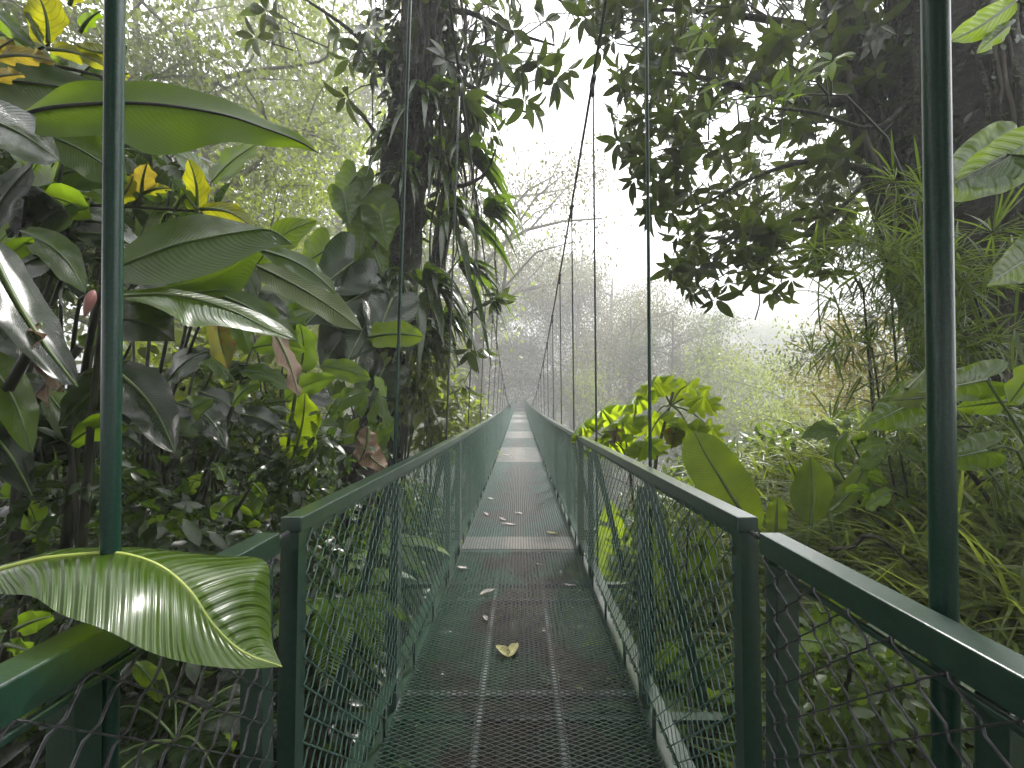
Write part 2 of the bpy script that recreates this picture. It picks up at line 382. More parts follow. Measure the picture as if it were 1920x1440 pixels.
def inside(poly, x, y):
    c = False; n = len(poly)
    for i in range(n):
        (x1, y1), (x2, y2) = poly[i], poly[i-1]
        if (y1 > y) != (y2 > y) and x < (x2-x1)*(y-y1)/(y2-y1)+x1: c = not c
    return c
def sample_poly(poly, n, Y0, Y1, r=rng):
    xs = [p[0] for p in poly]; ys = [p[1] for p in poly]; out = []
    while len(out) < n:
        x, y = r.uniform(min(xs), max(xs)), r.uniform(min(ys), max(ys))
        if not inside(poly, x, y): continue
        q = P(x, y, r.uniform(Y0, Y1))
        if abs(q.x) > .92 or q.z > 2.0: out.append(q)
    return np.array([list(p) for p in out])
def rand_unit(n, r=rng): return unit(r.normal(size=(n, 3)))

# ------------------------------------------------------------------ ground
def ground(x, y):
    e = 3.6+(min(10, -x*.9) if x < 0 else min(3.0, x*.35))            # lip of the gorge
    z = -.75+.10*math.sin(x*1.3+y*.7)+.06*math.sin(x*3.1-y*2.3)
    if x < -1.5: z += .22*min(6, -x-1.5)
    if x > 1.0: z += .95*smooth((x-1.0)/1.6)*smooth((y+1)/1.5)
    if x > 2.6: z += .16*min(6, x-2.6)
    if abs(x) < 1.0 and y > .9: z -= .35*smooth((y-.9)/1.0)
    dep = 11.5+.02*y
    z -= dep*smooth((y-e)/13.0)
    z += (dep+.2)*smooth((y-74)/13.0)                                   # far bank
    z += 22*smooth((y-92)/70.0)
    if x > 18: z += 9*smooth((x-18)/40.0)*smooth((y-30)/40)
    if x < -8: z += 7*smooth((-x-8)/25.0)*smooth((y-6)/20)
    z += .5*math.sin(x*.21+1)*math.sin(y*.17)*smooth(y/20)
    return z
def axis(lo, hi, fine, step, coarse):
    a = [-fine+i*step for i in range(int(2*fine/step)+1)]
    v = fine
    while v < hi: v += coarse; a.append(v)
    v = -fine
    while v > lo: v -= coarse; a.append(v)
    return sorted(a)
xs = axis(-400, 400, 12, .4, 9); ys = [-30+3*i for i in range(9)]+[-3+.4*i for i in range(63)]+[22.5+4*i for i in range(35)]+[170+20*i for i in range(18)]
gv = [(x, y, ground(x, y)) for y in ys for x in xs]; nx = len(xs)
gf = np.array([(j*nx+i, j*nx+i+1, (j+1)*nx+i+1, (j+1)*nx+i) for j in range(len(ys)-1) for i in range(nx-1)])
struct(link_mesh('ground', gv, gf, M['soil']))
b = MB(); b.box((0, -1.9, -.40), (1.5, 5.72, .78)); struct(b.build('path', M['path'], flat=True, bevel=.02))

# ------------------------------------------------------------------ suspension bridge
BR = thing('suspension_bridge', 'green steel hanging footbridge with mesh sides crossing the misty forest', 'bridge', (0, 0.98, 0))
BASE = Matrix.Translation((0, -0.98, 0))
def zdeck(y): 
    z = -.5*(1-math.exp(-y/12.0))
    return z+.22*smooth((y-42)/45.0)
W = .585; S0, SL, NM = .98, 2.87, 30
def frame_at(y0, y1):
    a = Vector((0, y0, zdeck(y0))); d = Vector((0, y1-y0, zdeck(y1)-zdeck(y0))); ang = math.atan2(d.z, d.y)
    return BASE @ Matrix.Translation(a) @ Matrix.Rotation(ang, 4, 'X')
def me_of(b, name, mat, flat=True, bevel=0):
    o = b.build(name, mat, flat=flat); me = o.data; bpy.data.objects.remove(o); return me
# expanded metal sheet
def grating(length, w=1.14, dx=.055, dy=.0112, t=.0032, h=.0042):
    ns = int(length/dy); nseg = int(round(w/(dx/2))); x = np.linspace(-w/2, w/2, nseg+1)
    i = np.arange(ns)[:, None]; j = np.arange(nseg+1)[None]
    y = (i+.5+.44*np.where((i+j) % 2 == 0, 1, -1))*dy
    X = np.broadcast_to(x, y.shape); zt = np.where((i+j) % 2 == 0, .0012, -.0012)
    def row(oy, oz): return np.stack([X, y+oy, zt+oz], -1)
    V = np.stack([row(-t/2, -h), row(-t/2, 0), row(t/2, .0012), row(t/2, -h)], 2)         # ns,nseg+1,4,3
    idx = np.arange(ns*(nseg+1)*4).reshape(ns, nseg+1, 4); q = []
    for k in range(3): q.append(np.stack([idx[:, :-1, k], idx[:, 1:, k], idx[:, 1:, k+1], idx[:, :-1, k+1]], -1).reshape(-1, 4))
    return V.reshape(-1, 3), np.concatenate(q)
gvv, gff = grating(SL-.012)
deck_me = {}
for k in ('deck', 'deck2', 'deck3'):
    o = link_mesh('deck_panel', gvv, gff, M[k], flat=True); deck_me[k] = o.data; bpy.data.objects.remove(o)
# chain link
def chain(length, height, s=.036, r=.0022, ns=4, rnd=.16, top=True):
    nw = int(length/s); nr = int(height/s); b = MB()
    for k in range(nw):
        pts = []
        for i in range(nr+1):
            side = (i+k) % 2; y = (k+side)*s; z = i*s; x = .002*(1 if side else -1)
            o = s*rnd; dy = (-1 if side else 1)*o
            if i > 0: pts.append(Vector((x, y+dy, z-o)))
            pts.append(Vector((-x*.2, y, z)))
            if i < nr: pts.append(Vector((x, y+dy, z+o)))
        b.tube(pts, r, ns, cap=False)
    return b
chain_me = me_of(chain(SL-.08, .99), 'chain_link', M['wire'], flat=False)
# straight members, local y from 0 to SL, z = 0 at the deck
def mm(fn, name, mat, bevel=True):
    b = MB(); fn(b); return me_of(b, name, mat)
RH = 1.12
rail_me = mm(lambda b: b.box((0, SL/2, RH-.02), (.055, SL-.012, .040)), 'handrail', M['paint'])
trim_me = mm(lambda b: b.box((0, SL/2, RH-.052), (.012, SL-.10, .018)), 'tension_bar', M['paint'])
low_me = mm(lambda b: (b.box((0, SL/2, .125), (.052, SL-.02, .006)), b.box((.023, SL/2, .101), (.006, SL-.02, .042))), 'bottom_rail', M['paint'])
post_me = mm(lambda b: b.box((0, 0, RH/2-.035), (.046, .042, RH-.012)), 'post', M['paint'])
post2_me = mm(lambda b: b.box((0, 0, RH/2-.07), (.036, .060, RH-.06)), 'post', M['paint'])
brace_me = mm(lambda b: b.beam((.04, 0, RH-.07), (.30, 0, -.03), .045, .012, Vector((0, 1, 0))), 'brace', M['paint'])
out_me = mm(lambda b: (b.box((0, 0, -.075), (1.94, .05, .006)), b.box((0, .022, -.10), (1.94, .006, .05))), 'cross_beam', M['paint'])
cross_me = mm(lambda b: b.box((0, 0, -.030), (1.14, .035, .03)), 'cross_bar', M['beam'])
str_me = mm(lambda b: b.box((0, SL/2, -.024), (.036, SL, .026)), 'stringer', M['beam'])
side_me = mm(lambda b: (b.box((0, SL/2, -.055), (.05, SL-.004, .07))), 'side_stringer', M['paint'])
lug_me = mm(lambda b: b.box((0, 0, .04), (.012, .018, .16)), 'lug', M['paint'])
for me in (rail_me, post_me, low_me): pass
deckseq = ['deck', 'deck2', 'deck2', 'deck3', 'deck2', 'deck3', 'deck2', 'deck2', 'deck3', 'deck2', 'deck3']
MIR = Matrix.Diagonal((-1, 1, 1, 1))
def bev(o, w=.004):
    m = o.modifiers.new('bevel', 'BEVEL'); m.width = w; m.segments = 2; return o
for k in range(NM):
    y0, y1 = S0+k*SL, S0+(k+1)*SL; Fm = frame_at(y0, y1)
    share('deck_panel', deck_me[deckseq[k] if k < len(deckseq) else ('deck2' if k % 3 else 'deck3')], BR, Fm)
    for s in (-1, 1):
        T = lambda x, y=0, z=0: Fm @ Matrix.Translation((s*x, y, z)) @ (MIR if s < 0 else Matrix.Identity(4))
        r_ = share('handrail', rail_me, BR, T(W)); bev(r_)
        share('tension_bar', trim_me, BR, T(W-.012)); share('bottom_rail', low_me, BR, T(W+.012))
        share('chain_link', chain_me, BR, T(W-.022, .04, .10))
        share('post', post_me, BR, T(W+.004, .03)); 
        if k % 2 == 0 or k < 4: share('post', post_me, BR, T(W+.004, SL-.03))
        share('side_stringer', side_me, BR, T(W+.012)); share('stringer', str_me, BR, T(.185))
        if k < 8:
            for q in range(6): share('lug', lug_me, BR, T(W-.012, .24+q*.48))
    for q in range(3 if k < 10 else 1): share('cross_bar', cross_me, BR, Fm @ Matrix.Translation((0, .05+q*.95, 0)))
# repair strip laid over the joint between the first two sheets
gv2, gf2 = grating(.36); o = link_mesh('deck_patch', gv2, gf2, M['deck3'], BR, flat=True); o.matrix_local = frame_at(3.9, 4.3) @ Matrix.Translation((0, 0, .008))
# outriggers, hangers and main cables
def hcab(y):
    if y < 26: return 1.0+4.34*(1-y/26)**2
    if y < 62: return 1.0
    return 1.0+4.34*((y-62)/26)**2
HY_, HS = .62, 1.43
XC = {-1: .52, 1: .64}
for s in (-1, 1):
    b = MB(); yy = [-3+.75*i for i in range(122)]
    b.tube([(s*XC[s]+(s*.10 if 26 < y < 62 else 0)*0, y-.98, zdeck(y)+hcab(y)) for y in yy], .0125, 6); b.build('main_cable', M['cable'], BR)
    for i in range(60):
        y = HY_+i*HS; zt = zdeck(y)+hcab(y); zb = zdeck(y)-.06
        if y < 85 and i > 0:
            share('post', post2_me, BR, frame_at(y-.14, y+.86) @ Matrix.Translation((s*(W+.012), 0, 0)))
            share('brace', brace_me, BR, frame_at(y-.14, y+.86) @ Matrix.Translation((s*W, 0, 0)) @ (MIR if s < 0 else Matrix.Identity(4)))
            if s > 0: share('cross_beam', out_me, BR, frame_at(y-.14, y+.86))
        if y > 84 or (24.5 < y < 62): continue
        r = (.0120 if s < 0 else .0165) if i == 0 else .0085
        xb = s*(.655 if s < 0 else .69) if i == 0 else s*.68
        zb2 = -1.2 if i == 0 else zb
        xt = s*XC[s] if i else s*(.60 if s < 0 else .60)
        b = MB(); n = 8
        b.tube([(xb+(xt-xb)*j/n, y-.98, zb2+(zt-zb2)*j/n) for j in range(n+1)], r, 12 if i < 3 else 6)
        b.build('hanger_rod', M['pole'] if i == 0 else M['cable'] if i > 1 else M['pole'], BR)
        if i > 0:
            b = MB(); b.tube([(xt, y-.98-.05, zt-(.02)), (xt, y-.98+.05, zt-.02-.017)], .024, 8); b.tube([(xt, y-.98, zt-.02), (xt, y-.98, zt-.16)], .015, 6); b.build('cable_clamp', M['cable'], BR)

# entry railings on the bank, either side of the camera
def ramp(s, label):
    R = thing('ramp_railing', label, 'railing', (s*W, .5, 0), 'railings at the bridge entrance')
    off = Vector((-s*W, -.5, 0))
    def bb(fn, name, mat, bevel=.003):
        b = MB(); fn(b); b.v = [v+off for v in b.v]; return b.build(name, mat, R, flat=True, bevel=bevel)
    za, zb = 1.065, 1.12
    bb(lambda b: b.beam((s*(W+.012), .955, za-.025), (s*(W+.012), -1.5, zb-.025), .052, .05), 'handrail', M['paint'])
    bb(lambda b: b.beam((s*(W-.006), .94, za-.066), (s*(W-.006), -1.5, zb-.066), .010, .012), 'tension_bar', M['paint'])
    bb(lambda b: b.box((s*(W+.022), .925, .20), (.05, .045, 1.62)), 'post', M['paint'])
    bb(lambda b: b.box((s*(W+.06), .505 if s > 0 else .58, .20), (.10 if s > 0 else .04, .04, 1.62)), 'post', M['paint'])
    bb(lambda b: b.box((s*(W+.022), -.6, .20), (.05, .045, 1.62)), 'post', M['paint'])
    bb(lambda b: b.beam((s*(W+.012), .955, -.02), (s*(W+.012), -1.5, .03), .05, .05), 'bottom_rail', M['paint'])
    b = chain(2.4, 1.05, s=.040, r=.0014, ns=5)
    b.v = [Vector((s*(W-.018), .93-v.y*1.0, -.02+v.z+(.055/2.45)*v.y))+Vector((v.x*2, 0, 0))+off for v in b.v]
    b.build('chain_link', M['galv'], R)
    b = MB(); b.tube([Vector((s*W, 1.01, za-.02))+off, Vector((s*W, .93, za-.02))+off], .006, 6); b.build('tie_wire', M['galv'], R)
    return R
ramp(-1, 'dark green entry railing on the left with leaf hanging over it')
ramp(1, 'dark green entry railing on the right with broad dark post')
#@@PART2
# ------------------------------------------------------------------ generic trees
def tree_parts(seed, H, R, leafn, leaf, bark, lm, crown_lo=.42, limbs=9, flatten=.55, sig=.8, tr=.22, T=T_FAR, sub=4, up=.5, spread=1.0):
    """trunk with limbs and a crown of leaf clumps, base at the origin; returns two meshes"""
    r = np.random.default_rng(seed); b = MB()
    tp = [np.array([0, 0, -.6])]; dx = r.normal(0, .035, 2)
    for i in range(1, 9):
        t = i/8; dx += r.normal(0, .02, 2); tp.append(np.array([dx[0]*H*t*.5, dx[1]*H*t*.5, H*.86*t]))
    b.tube([Vector(p) for p in tp], [tr*(1.25 if i == 0 else 1)*(1-.80*i/8) for i in range(9)], 10)
    cen = []; 
    for k in range(limbs):
        t0 = crown_lo*.85+(.95-crown_lo*.85)*(k+r.uniform(0, .6))/limbs; i = min(7, int(t0*8)); base = tp[i]*(1-(t0*8-i))+tp[i+1]*(t0*8-i)
        az = k*2.4+r.uniform(-.5, .5); ln = R*spread*r.uniform(.7, 1.1)*math.sqrt(max(.12, 1-((t0-.62)/.5)**2)); rise = up*r.uniform(.4, 1.1)
        pts = []
        for j in range(6):
            u = j/5; q = base+np.array([math.cos(az+.25*math.sin(u*3+k))*ln*u, math.sin(az+.25*math.sin(u*3+k))*ln*u, ln*rise*(u**.8)-ln*.12*u*u]); pts.append(q)
        rr = tr*.42*(1-t0*.5)
        b.tube([Vector(p) for p in pts], [rr*(1-.85*j/5)+.008 for j in range(6)], 6, cap=False)
        for u in (.45, .62, .8, 1.0): 
            j = int(u*5) if u < 1 else 5; cen.append((pts[j], .55+.45*u))
        for s in range(sub):
            u = r.uniform(.3, .95); j = min(4, int(u*5)); st = pts[j]*(1-(u*5-j))+pts[j+1]*(u*5-j)
            a2 = az+r.choice([-1, 1])*r.uniform(.5, 1.2); l2 = ln*r.uniform(.3, .55)
            en = st+np.array([math.cos(a2)*l2, math.sin(a2)*l2, l2*r.uniform(.0, .7)]); md = (st+en)/2+np.array([0, 0, l2*.12])
            b.tube([Vector(st), Vector(md), Vector(en)], [rr*.45, rr*.3, .006], 5, cap=False)
            cen += [(md, .7), (en, 1.0), ((md+en)/2+r.normal(0, .2, 3), .8)]
    C = np.array([c for c, _ in cen]); wt = np.array([w for _, w in cen])
    # each clump holds a handful of twig tufts, each tuft a handful of leaves: light and dark groups with gaps
    ntuft = max(60, leafn//9); ci = r.choice(len(C), ntuft, p=wt/wt.sum())
    tc = C[ci]+r.normal(size=(ntuft, 3))*np.array([sig, sig, sig*flatten])
    ti = np.repeat(np.arange(ntuft), 9); pos = tc[ti]+r.normal(size=(len(ti), 3))*sig*.26
    d = unit(pos-tc[ti])+rand_unit(len(ti), r)*.5+np.array([0, 0, -.25]); upv = rand_unit(len(ti), r)*.7+np.array([0, 0, .9])
    fr = frames(pos, d, upv, leaf*r.uniform(.65, 1.3, len(ti)))
    V, Fc = scatter(T, fr)
    tm = b.build('trunk', M[bark]); to = link_mesh('crown', V, Fc, M[lm])
    a, c = tm.data, to.data; bpy.data.objects.remove(tm); bpy.data.objects.remove(to); return a, c, H

PROTO = {
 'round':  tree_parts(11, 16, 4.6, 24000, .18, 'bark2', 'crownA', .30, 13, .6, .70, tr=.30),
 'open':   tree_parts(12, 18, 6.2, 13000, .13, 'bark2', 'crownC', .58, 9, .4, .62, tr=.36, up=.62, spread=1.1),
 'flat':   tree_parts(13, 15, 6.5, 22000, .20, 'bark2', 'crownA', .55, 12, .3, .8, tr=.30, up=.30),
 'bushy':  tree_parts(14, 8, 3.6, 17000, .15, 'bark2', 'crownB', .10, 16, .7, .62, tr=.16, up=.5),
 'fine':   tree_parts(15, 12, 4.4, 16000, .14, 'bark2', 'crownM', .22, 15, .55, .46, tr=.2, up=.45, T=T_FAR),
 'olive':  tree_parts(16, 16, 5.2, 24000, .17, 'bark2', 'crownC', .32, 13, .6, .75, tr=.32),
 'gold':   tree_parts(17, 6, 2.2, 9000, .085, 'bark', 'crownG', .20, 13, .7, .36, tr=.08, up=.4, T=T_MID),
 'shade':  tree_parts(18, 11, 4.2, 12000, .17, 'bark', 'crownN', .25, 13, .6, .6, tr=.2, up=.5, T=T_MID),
}
def plant_tree(proto, px, Y, top, name, label, cat='tree', rot=None, squash=1.0, mat=None, X=None, zb=None):
    tm, cm, H = PROTO[proto]; Y = Y*1.5 if 14 <= Y < 26 else Y*1.2 if 26 <= Y < 50 else Y; X = (px-CX)*Y/F if X is None else X
    z0 = (ground(X, Y)-.1) if zb is None else zb; zt = EYE-(top-HY)*Y/F; s = max(.25, (zt-z0)/H)
    o = thing(name, label, cat, (X, Y, z0)); o.rotation_euler = (0, 0, rot if rot is not None else (px*.37+Y) % 6.28); o.scale = (s*squash, s*squash, s)
    share('trunk', tm, o); share('crown', cm, o); return o
FT = 'forest_tree'
TREES = [
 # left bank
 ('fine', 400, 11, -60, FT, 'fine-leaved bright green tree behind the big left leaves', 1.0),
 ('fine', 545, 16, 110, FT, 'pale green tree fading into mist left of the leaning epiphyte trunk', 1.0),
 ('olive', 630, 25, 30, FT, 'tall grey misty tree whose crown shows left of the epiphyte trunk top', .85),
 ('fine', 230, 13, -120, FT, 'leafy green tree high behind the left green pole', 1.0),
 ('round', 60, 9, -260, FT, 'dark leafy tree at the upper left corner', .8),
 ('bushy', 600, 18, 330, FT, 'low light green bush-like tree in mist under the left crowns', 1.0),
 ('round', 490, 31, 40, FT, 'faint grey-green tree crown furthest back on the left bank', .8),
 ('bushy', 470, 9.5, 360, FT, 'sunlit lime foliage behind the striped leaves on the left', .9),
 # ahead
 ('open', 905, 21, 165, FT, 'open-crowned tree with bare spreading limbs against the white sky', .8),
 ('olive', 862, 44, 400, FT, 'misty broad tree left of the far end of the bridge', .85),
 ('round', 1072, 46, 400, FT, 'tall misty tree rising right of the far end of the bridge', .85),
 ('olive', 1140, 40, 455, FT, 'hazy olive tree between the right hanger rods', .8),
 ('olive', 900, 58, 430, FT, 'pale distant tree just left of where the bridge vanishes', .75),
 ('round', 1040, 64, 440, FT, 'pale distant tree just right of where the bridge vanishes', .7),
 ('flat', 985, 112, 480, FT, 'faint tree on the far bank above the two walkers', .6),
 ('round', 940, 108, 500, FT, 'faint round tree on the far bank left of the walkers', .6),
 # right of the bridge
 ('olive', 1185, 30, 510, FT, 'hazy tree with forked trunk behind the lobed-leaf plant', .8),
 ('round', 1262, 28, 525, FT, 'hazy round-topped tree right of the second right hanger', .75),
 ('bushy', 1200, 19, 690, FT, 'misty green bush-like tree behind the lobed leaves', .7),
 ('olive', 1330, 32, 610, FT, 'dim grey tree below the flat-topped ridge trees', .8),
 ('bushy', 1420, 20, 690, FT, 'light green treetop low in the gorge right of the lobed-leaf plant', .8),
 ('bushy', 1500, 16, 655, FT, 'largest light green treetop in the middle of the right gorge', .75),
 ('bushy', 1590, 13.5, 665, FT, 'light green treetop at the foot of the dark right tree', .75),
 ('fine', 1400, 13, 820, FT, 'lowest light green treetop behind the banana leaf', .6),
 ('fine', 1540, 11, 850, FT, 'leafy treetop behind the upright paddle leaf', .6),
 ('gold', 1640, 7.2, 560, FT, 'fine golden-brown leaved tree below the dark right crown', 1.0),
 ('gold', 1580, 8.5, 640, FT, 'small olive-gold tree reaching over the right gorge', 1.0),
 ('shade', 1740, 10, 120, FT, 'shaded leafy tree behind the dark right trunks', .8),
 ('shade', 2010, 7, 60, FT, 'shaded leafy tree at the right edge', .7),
 # ridge
 ('flat', 1335, 88, 570, FT, 'leftmost faint flat-topped tree on the far ridge', .8),
 ('flat', 1410, 80, 595, FT, 'second faint flat-topped tree from the left on the far ridge', .9),
 ('flat', 1480, 76, 590, FT, 'third and broadest faint flat-topped tree on the far ridge', .9),
 ('flat', 1555, 80, 610, FT, 'rightmost faint flat-topped tree on the far ridge', .9),
]
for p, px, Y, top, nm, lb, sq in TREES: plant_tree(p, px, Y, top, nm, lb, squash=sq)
# far wood that reads as one mass
def far_wood():
    r = np.random.default_rng(5); _, cm, H = PROTO['round']; v0 = np.zeros(len(cm.vertices)*3); cm.vertices.foreach_get('co', v0); v0 = v0.reshape(-1, 3)
    nl = len(T_FAR[0]); keep = np.arange(len(v0)//nl); out = []
    for i in range(75):
        y = r.uniform(55, 135); x = r.uniform(-.75, .95)*y
        if abs(x) < 7+.05*y and y < 100: continue
        z = ground(x, y); s = r.uniform(.75, 1.15); k = r.choice(keep, 900, replace=False)
        vv = v0.reshape(-1, nl, 3)[k]; c = vv.mean(1, keepdims=True); vv = c+(vv-c)*3.2
        a = r.uniform(0, 6.28); R = np.array([[math.cos(a), -math.sin(a), 0], [math.sin(a), math.cos(a), 0], [0, 0, 1]])
        out.append((vv.reshape(-1, 3)*np.array([s*1.1, s*1.1, s*.85])) @ R.T+np.array([x, y, z-2]))
    V = np.concatenate(out); n = len(V)//nl
    Fc = (T_FAR[1][None]+(np.arange(n)*nl)[:, None, None]).reshape(-1, 3)
    o = link_mesh('far_wood', V, Fc, M['crownA']); tag(o, 'distant misty forest covering the far slopes', 'forest', kind='stuff')
far_wood()
# valley-side canopy below the bridge (one mass of leaves seen through the mesh)
def scatter_ground(name, label, cat, n, box, h, T, mat, size, keep=lambda x, y: True, seed=1, flat=.6):
    r = np.random.default_rng(seed); pos = []
    nt_ = n//8
    while len(pos) < nt_:
        x, y = r.uniform(box[0], box[1]), r.uniform(box[2], box[3])
        if not keep(x, y): continue
        z = ground(x, y)+min(1.5*h, abs(r.normal(0, h)))
        if abs(x) < 1.05 and z > zdeck(max(0, y))-.45: continue
        pos.append((x, y, z))
    pos = np.repeat(np.array(pos), 8, axis=0); c = pos.copy(); pos = pos+r.normal(size=pos.shape)*np.array([.13, .13, .08])*max(.6, h*2.2)
    d = (pos-c)+rand_unit(len(pos), r)*.12+np.array([0, 0, .04]); up = rand_unit(len(pos), r)*.6+np.array([0, 0, 1])
    fr = frames(pos, d, up, size*r.uniform(.6, 1.35, len(pos)))
    return tag(build_scatter(name, T, fr, M[mat]), label, cat, kind='stuff')
offb = lambda x, y: ground(x, y) < -1.1
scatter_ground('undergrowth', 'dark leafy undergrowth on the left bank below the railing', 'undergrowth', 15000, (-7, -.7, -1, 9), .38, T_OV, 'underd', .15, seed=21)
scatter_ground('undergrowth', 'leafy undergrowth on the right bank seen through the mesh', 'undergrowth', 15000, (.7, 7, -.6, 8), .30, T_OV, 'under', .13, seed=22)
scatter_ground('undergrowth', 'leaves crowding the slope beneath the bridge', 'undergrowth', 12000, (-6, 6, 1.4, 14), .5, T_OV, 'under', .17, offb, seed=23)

# ------------------------------------------------------------------ tree with epiphytes, left of the bridge
def tube_path(parent, name, pts, r, mat, ns=12, n=26, knob=.12, seed=1):
    c = catmull([P(*p) for p in pts], n); rr = np.interp(np.linspace(0, 1, n), np.linspace(0, 1, len(r)), r)
    g = np.random.default_rng(seed); b = MB(); b.tube([Vector(x) for x in c], list(rr), ns)
    cc = np.repeat(c, ns, axis=0)
    vv = np.array([list(v) for v in b.v]); off = vv-cc; ang = g.uniform(0, 6.28, 6)
    k = 1+knob*(np.sin(vv[:, 2]*5+ang[0]+np.arange(len(vv)) % ns*1.3)+.7*np.sin(vv[:, 2]*11+ang[1]+np.arange(len(vv)) % ns*2.1))*.6+g.normal(0, knob*.25, len(vv))
    b.v = [Vector(x) for x in cc+off*k[:, None]]
    return b.build(name, M[mat], parent), c
def rel(o, parent):                                   # children modelled in world space under an Empty placed at the base
    o.matrix_parent_inverse = Matrix.Translation(-Vector(parent.location)); return o
T1 = thing('epiphyte_tree', 'dark tree trunk wrapped in hanging strap leaves left of the bridge', 'tree', P(700, 1010, 5.2))
def K(o): return rel(o, T1)
tr1, c1 = tube_path(T1, 'trunk', [(672, 1060, 5.2), (700, 880, 5.2), (733, 640, 5.2), (745, 450, 5.2), (768, 250, 5.25), (790, 20, 5.3), (806, -260, 5.4)], [.42, .34, .32, .30, .29, .26, .2], 'moss'); K(tr1)
o, _ = tube_path(T1, 'trunk', [(690, 1050, 5.6), (745, 800, 5.7), (800, 600, 5.75), (838, 380, 5.8), (852, 180, 5.8), (835, -120, 5.8)], [.16, .13, .12, .11, .10, .08], 'moss', seed=2); K(o)
for i, pts in enumerate([
  [(770, 240, 5.2), (720, 130, 5.0), (660, 60, 4.9), (560, -10, 4.8)], [(785, 60, 5.3), (860, 20, 5.1), (960, 60, 5.0), (1040, 85, 4.9)],
  [(775, 180, 5.3), (850, 150, 5.1), (930, 190, 5.0), (985, 210, 4.9)], [(790, 20, 5.3), (880, -40, 5.2), (1000, -30, 5.0), (1075, 20, 4.9)],
  [(780, 330, 5.3), (850, 350, 5.1), (905, 330, 4.9), (930, 280, 4.8)], [(800, 620, 5.4), (860, 600, 5.3), (900, 575, 5.2), (925, 560, 5.1)],
  [(735, 300, 5.2), (690, 230, 5.0), (660, 200, 4.9)]]):
    c = catmull([P(*p) for p in pts], 12); b = MB(); b.tube([Vector(x) for x in c], list(np.linspace(.045, .012, 12)), 6); K(b.build('branch', M['moss'], T1))
# rosettes of leaves at twig ends
def rosette_frames(tips, axes, L, r, nl=(5, 8), open_=(.7, 1.5), droop=-.3):
    fs = []
    for p, a in zip(tips, axes):
        a = a/np.linalg.norm(a); n = r.integers(*nl); ref = np.cross(a, [.3, .9, .2]); ref /= np.linalg.norm(ref); b_ = np.cross(a, ref); ph = r.uniform(0, 6.28)
        for k in range(n):
            th = ph+k*6.283/n+r.uniform(-.25, .25); o_ = r.uniform(*open_)
            d = a*math.cos(o_)+(ref*math.cos(th)+b_*math.sin(th))*math.sin(o_)+np.array([0, 0, droop])
            s = L*r.uniform(.7, 1.2); fs.append(frames(np.array([p])+d*.02, np.array([d]), np.array([a+r.normal(0, .12, 3)]), s)[0])
    return np.array(fs)
def leaf_meshes(T, mat, n, r):
    out = []
    for i in range(n):
        v, f = T; v = v.copy(); v[:, 2] += -r.uniform(-.05, .25)*v[:, 1]**2; v[:, 0] *= r.uniform(.85, 1.15); v[:, 0] += r.uniform(-.06, .06)*v[:, 1]**2
        o = link_mesh('leaf', v, f, M[mat], uvs=np.stack([v[:, 0]+.5, v[:, 1]], -1)); me = o.data; bpy.data.objects.remove(o); out.append(me)
    return out
T_OBH = tmpl('ellip', (0, .06, .16, .3, .45, .6, .75, .88, .96, 1), .35, .25, .3)
def crown_split(parent, tips, axes, L, r, mat_obj='rosette', mat_rest='crownN', limit=300, twig=.35, toward=None, **k):
    fr = rosette_frames(tips, axes, L, r, **k); cpos = np.array([0, 0, EYE]); d = fr[:, :, 3]-cpos
    px = CX+F*d[:, 0]/d[:, 1]; py = HY-F*d[:, 2]/d[:, 1]; vis = (px > -20) & (px < 1940) & (py > -20) & (py < 1460)
    score = np.linalg.norm(fr[:, :, 1], axis=1)/np.linalg.norm(d, axis=1)*np.where(vis, 1, .01)
    od = np.argsort(-score); hero, rest = od[:limit], od[limit:]
    mes = leaf_meshes(T_OBH, mat_obj, 5, r); off = Matrix.Translation(-Vector(parent.location))
    for i, q in enumerate(hero): share('leaf', mes[i % 5], parent, off @ mat4(fr[q]))
    if len(rest): rel(build_scatter('foliage', T_OB, fr[rest], M[mat_rest], parent), parent)
    b = MB()
    for p, a in zip(tips, axes):
        a = np.array(a)/np.linalg.norm(a); q = p-a*twig*.5+np.array([0, 0, .02]); e = p-a*twig+np.array([0, 0, -.05])
        if toward is not None: e = e+(toward-e)/np.linalg.norm(toward-e)*twig*.5+r.normal(0, .12, 3)*twig; q = q+r.normal(0, .1, 3)*twig
        b.tube([Vector(e), Vector(q), Vector(p)], [.009, .007, .004], 4, cap=False)
    o = b.build('twigs', M['stem'], parent); o['kind'] = 'stuff'; rel(o, parent)
r1 = np.random.default_rng(31)
spots = [(1000, 205), (985, 190), (1045, 95), (1062, 130), (1020, 40), (1070, 25), (960, 55), (935, 110), (905, 60), (1040, 150), (925, 560), (940, 545), (905, 650), (880, 655), (870, 720), (975, 130), (680, 92), (650, 180), (690, 55), (700, 130), (640, 60), (655, 110),
         (920, 250), (890, 210), (860, 260), (930, 175), (1000, 20), (1010, 120), (950, 10), (905, 10), (880, 130), (855, 60), (835, 110), (870, 180), (720, 20), (740, 60), (520, 40), (500, 20), (530, 60), (480, 70)]
tips = [np.array(P(x, y, r1.uniform(4.6, 5.4))) for x, y in spots]
tips += [np.array(P(r1.uniform(690, 960), r1.uniform(-60, 140), r1.uniform(4.9, 6.6))) for i in range(46)]
tips += [np.array(P(r1.uniform(640, 1060), r1.uniform(-260, -30), r1.uniform(4.6, 6.5))) for i in range(40)]
tips += [np.array(P(r1.uniform(780, 930), r1.uniform(100, 420), r1.uniform(5.4, 6.4))) for i in range(26)]
tc_ = np.array(P(775, 120, 5.3)); axes = [unit(p-tc_)+np.array([0, -.35, -.15])+r1.normal(0, .25, 3) for p in tips]
crown_split(T1, tips, axes, .27, r1, toward=tc_)
